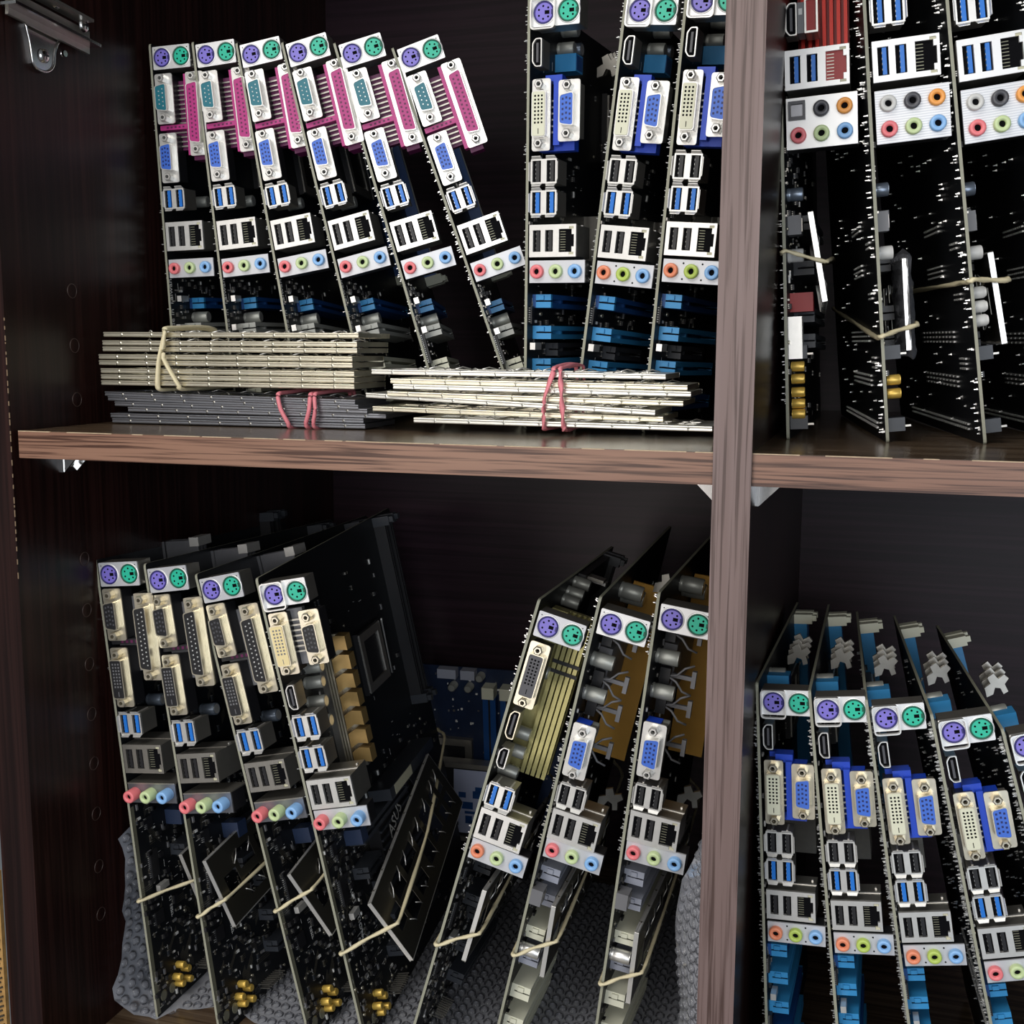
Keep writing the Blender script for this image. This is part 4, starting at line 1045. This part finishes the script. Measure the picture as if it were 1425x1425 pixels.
# crumpled clear bag round the shield of the first six-jack board
def bag(b):
    R = random.Random(9); n1, n2 = 14, 12
    vs = []
    for i in range(n1):
        for j in range(n2):
            a = 2 * PI * j / n2; z = -27 + i * 54 / (n1 - 1)
            rr = 1 + .25 * R.uniform(-1, 1)
            vs.append((math.cos(a) * 3.8 * rr, math.sin(a) * 26 * (1 + .05 * R.uniform(-1, 1)) + 22, z + R.uniform(-1.5, 1.5)))
    b.add(vs, [(i * n2 + j, i * n2 + (j + 1) % n2, (i + 1) * n2 + (j + 1) % n2, (i + 1) * n2 + j) for i in range(n1 - 1) for j in range(n2)], M_FILM)
bg = part('plastic_bag', None, 'bag', bag); bg.matrix_world = pose('R2') @ Matrix.Translation(Vector((15, 14, 69)) * MM)
tag(bg, 'crumpled clear plastic bag around the port shield on the upper right shelf', 'plastic bag')

# ------------------------------------------------------------------ blue board standing at the back of the lower shelf
bb = empty('motherboard', 'dark blue board standing at the back of the lower shelf, facing out', 'circuit board')
def flat(b):
    b.box(-75, 75, 0, 1.6, -165, 0, M_PCBB, front=M_PCBB)
part('circuit_board', bb, 'flatb', flat)
for k, x in enumerate((-2, 13)):
    ms = part('memory_slot', bb, 'flatm', lambda b: (b.box(-5.5, 5.5, -8, 0, -118, -22, M_SLOTD), b.box(-.8, .8, -8.2, -7.6, -117, -23, M_BLACK)), (x, 0, 0))
    part('memory_latch', ms, 'fl', lambda b: b.box(-5, 5, -12, 0, -22, -12, M_SLOTW))
for x, z, w in ((-38, -4, 16), (-20, -4, 12)): part('power_connector', bb, ('pc', w), lambda b, w=w: b.box(-w / 2, w / 2, -8, 0, -4, 4, M_SLOTLG), (x, 0, z))
for x, z in ((-10, -6), (-62, -24), (-20, -16), (-34, -16)): part('capacitor', bb, 'fc', lambda b: b.lathe([(3.4, 0), (3.4, 8), (2.8, 8.4)], (0, 0, 0), '-y', M_CAP, 14), (x, 0, z))
def fs(b):
    R = random.Random(2)
    for i in range(150):
        x = R.uniform(-72, 70); z = R.uniform(-100, -4); b.box(x, x + R.uniform(.6, 2), -.9, 0, z, z + R.uniform(.5, 2), R.choice([M_METALD, M_SILK, M_GREYPL]))
part('surface_components', bb, 'fs', fs, kind='stuff')
part('processor_socket', bb, 'fsock', lambda b: (b.box(-19, 19, -5, 0, -19, 19, M_METALD), b.box(-13, 13, -5.6, -5, -13, 13, M_BLACK)), (-38, 0, -82))
bb.matrix_world = TR(-222, 352, -216, 6, 0, 3)
pn = empty('metal_plate_box', 'silver-rimmed box with a pale blue label in front of the standing blue board', 'box')
part('rim', pn, 'rim', lambda b: (b.box(-38, 38, -3, 10, -4, 0, M_METALD), b.box(-38, 38, -3, 10, -66, -63, M_METALD), b.box(-38, 38, 0, 10, -63, -4, M_BLACK)))
def lab(b):
    b.box(-26, 34, -.6, 0, -60, -6, M_SKYL)
    R = random.Random(4)
    for i in range(16):
        x = R.uniform(-24, 22); z = R.uniform(-56, -14); b.box(x, x + R.uniform(4, 12), -.8, -.5, z, z + R.uniform(2, 7), M_SLOTD)
M_SKYL = mat('pale_blue_label', (0.42, 0.47, 0.66), 0.5)
part('sticker', pn, 'lab', lab, label='pale blue label with dark blocks')
pn.matrix_world = TR(-222, 330, -290 - 0, 0, 0, 3)
# legs of that box down to the shelf
part('lower_case', pn, 'case', lambda b: b.box(-36, 36, 0, 10, ZF + 290.2, -66, M_BLACK))

# ------------------------------------------------------------------ bubble wrap lining the lower shelf
def wrap_path():
    P = [(-381, -266), (-382, -300), (-382, -340), (-382, -372), (-374, -384.5)]
    for k in range(17): P.append((-358 + k * 21, -386.0 + (k % 2) * .6))
    P += [(-14, -384), (-8, -370), (-7, -330), (-8, -290), (-6, -250)]
    return P
WR = random.Random(12)
Y0, Y1, NY = 84, 345, 30
path = []
pp = wrap_path()
for i in range(len(pp) - 1):
    a, b_ = Vector(pp[i]), Vector(pp[i + 1]); n = max(1, int((b_ - a).length / 7))
    for k in range(n): path.append(a.lerp(b_, k / n))
path.append(Vector(pp[-1]))
def wy(i, j):       # front edge wanders
    return Y0 - (17 if i < 18 else 0) * (1 - j / (NY - 1)) + (Y1 - Y0) * j / (NY - 1) + (6 * math.sin(i * .35) + 4 * math.sin(i * .9)) * (1 - j / (NY - 1))
def riser(i): return i < 18 or i > len(path) - 22
noise_tab = [[WR.uniform(-1, 1) for j in range(NY)] for i in range(len(path))]
def wpos(i, j):
    p = path[i]; a = 1.6 if riser(i) else .5
    s = noise_tab[i][j]
    x, z = p.x, p.y
    if riser(i): x += s * a + (1.2 if i < 18 else 2.2) * math.sin(j * .8 + i * .5)
    else: z += abs(s) * a
    if i < 3: z += 6 * math.sin(j * .7)
    return Vector((max(-386.8, min(-3.0, x)), wy(i, j), max(ZF + .8, z)))
def sheet(b):
    vs = [wpos(i, j) for i in range(len(path)) for j in range(NY)]
    b.add(vs, [(i * NY + j, i * NY + j + 1, (i + 1) * NY + j + 1, (i + 1) * NY + j) for i in range(len(path) - 1) for j in range(NY - 1)], M_FILM, True)
def bubbles(b):
    for i in range(len(path) - 1):
        for j in range(NY - 1):
            c = (wpos(i, j) + wpos(i + 1, j) + wpos(i, j + 1) + wpos(i + 1, j + 1)) / 4
            e1 = (wpos(i + 1, j) - wpos(i, j)); e2 = (wpos(i, j + 1) - wpos(i, j)); 
            if e1.length < 1 or e2.length < 1: continue
            nrm = e1.cross(e2).normalized()
            if nrm.z < -.3: nrm = -nrm
            if i < 18 and nrm.x < 0: nrm = -nrm
            if i > len(path) - 22 and nrm.x > 0: nrm = -nrm
            b.lathe([(3.3, 0), (3.0, 1.3), (1.9, 2.2), (.5, 2.5)], c, nrm, M_BUBBLE2 if riser(i) else M_BUBBLE, 7, True, False, True)
wrp = part('bubble_wrap', None, 'sheet', sheet); tag(wrp, 'clear bubble wrap lining the lower left shelf, turned up at both sides', 'bubble wrap')
part('air_bubbles', wrp, 'bub', bubbles, kind='stuff')
# curled front flap beside the divider
def flap_pt(i, j):
    t = j / 9; z = ZF + 2 + i * 6.3
    wob = 2.0 * math.sin(i * .45)
    a = min(1, max(0.05, (29 - i) / 7))
    x = -3.2 - (19 + wob) * t * a; y = 44 + 30 * t * t + 5 * t + 1.2 * math.sin(i * 1.1 + j)
    return Vector((x, y, z))
def flap(b):
    vs = [flap_pt(i, j) for i in range(29) for j in range(10)]
    b.add(vs, [(i * 10 + j, i * 10 + j + 1, (i + 1) * 10 + j + 1, (i + 1) * 10 + j) for i in range(28) for j in range(9)], M_FILM, True)
def flapb(b):
    for i in range(28):
        for j in range(1, 9, 2):
            c = (flap_pt(i, j) + flap_pt(i + 1, j)) / 2
            b.lathe([(2.9, 0), (2.6, 1.2), (1.6, 2.0), (.4, 2.2)], c, (-.45, -.9, .05), M_BUBBLE2, 7, True, False, True)
part('front_flap', wrp, 'flap', flap); part('air_bubbles', wrp, 'fb', flapb, kind='stuff')
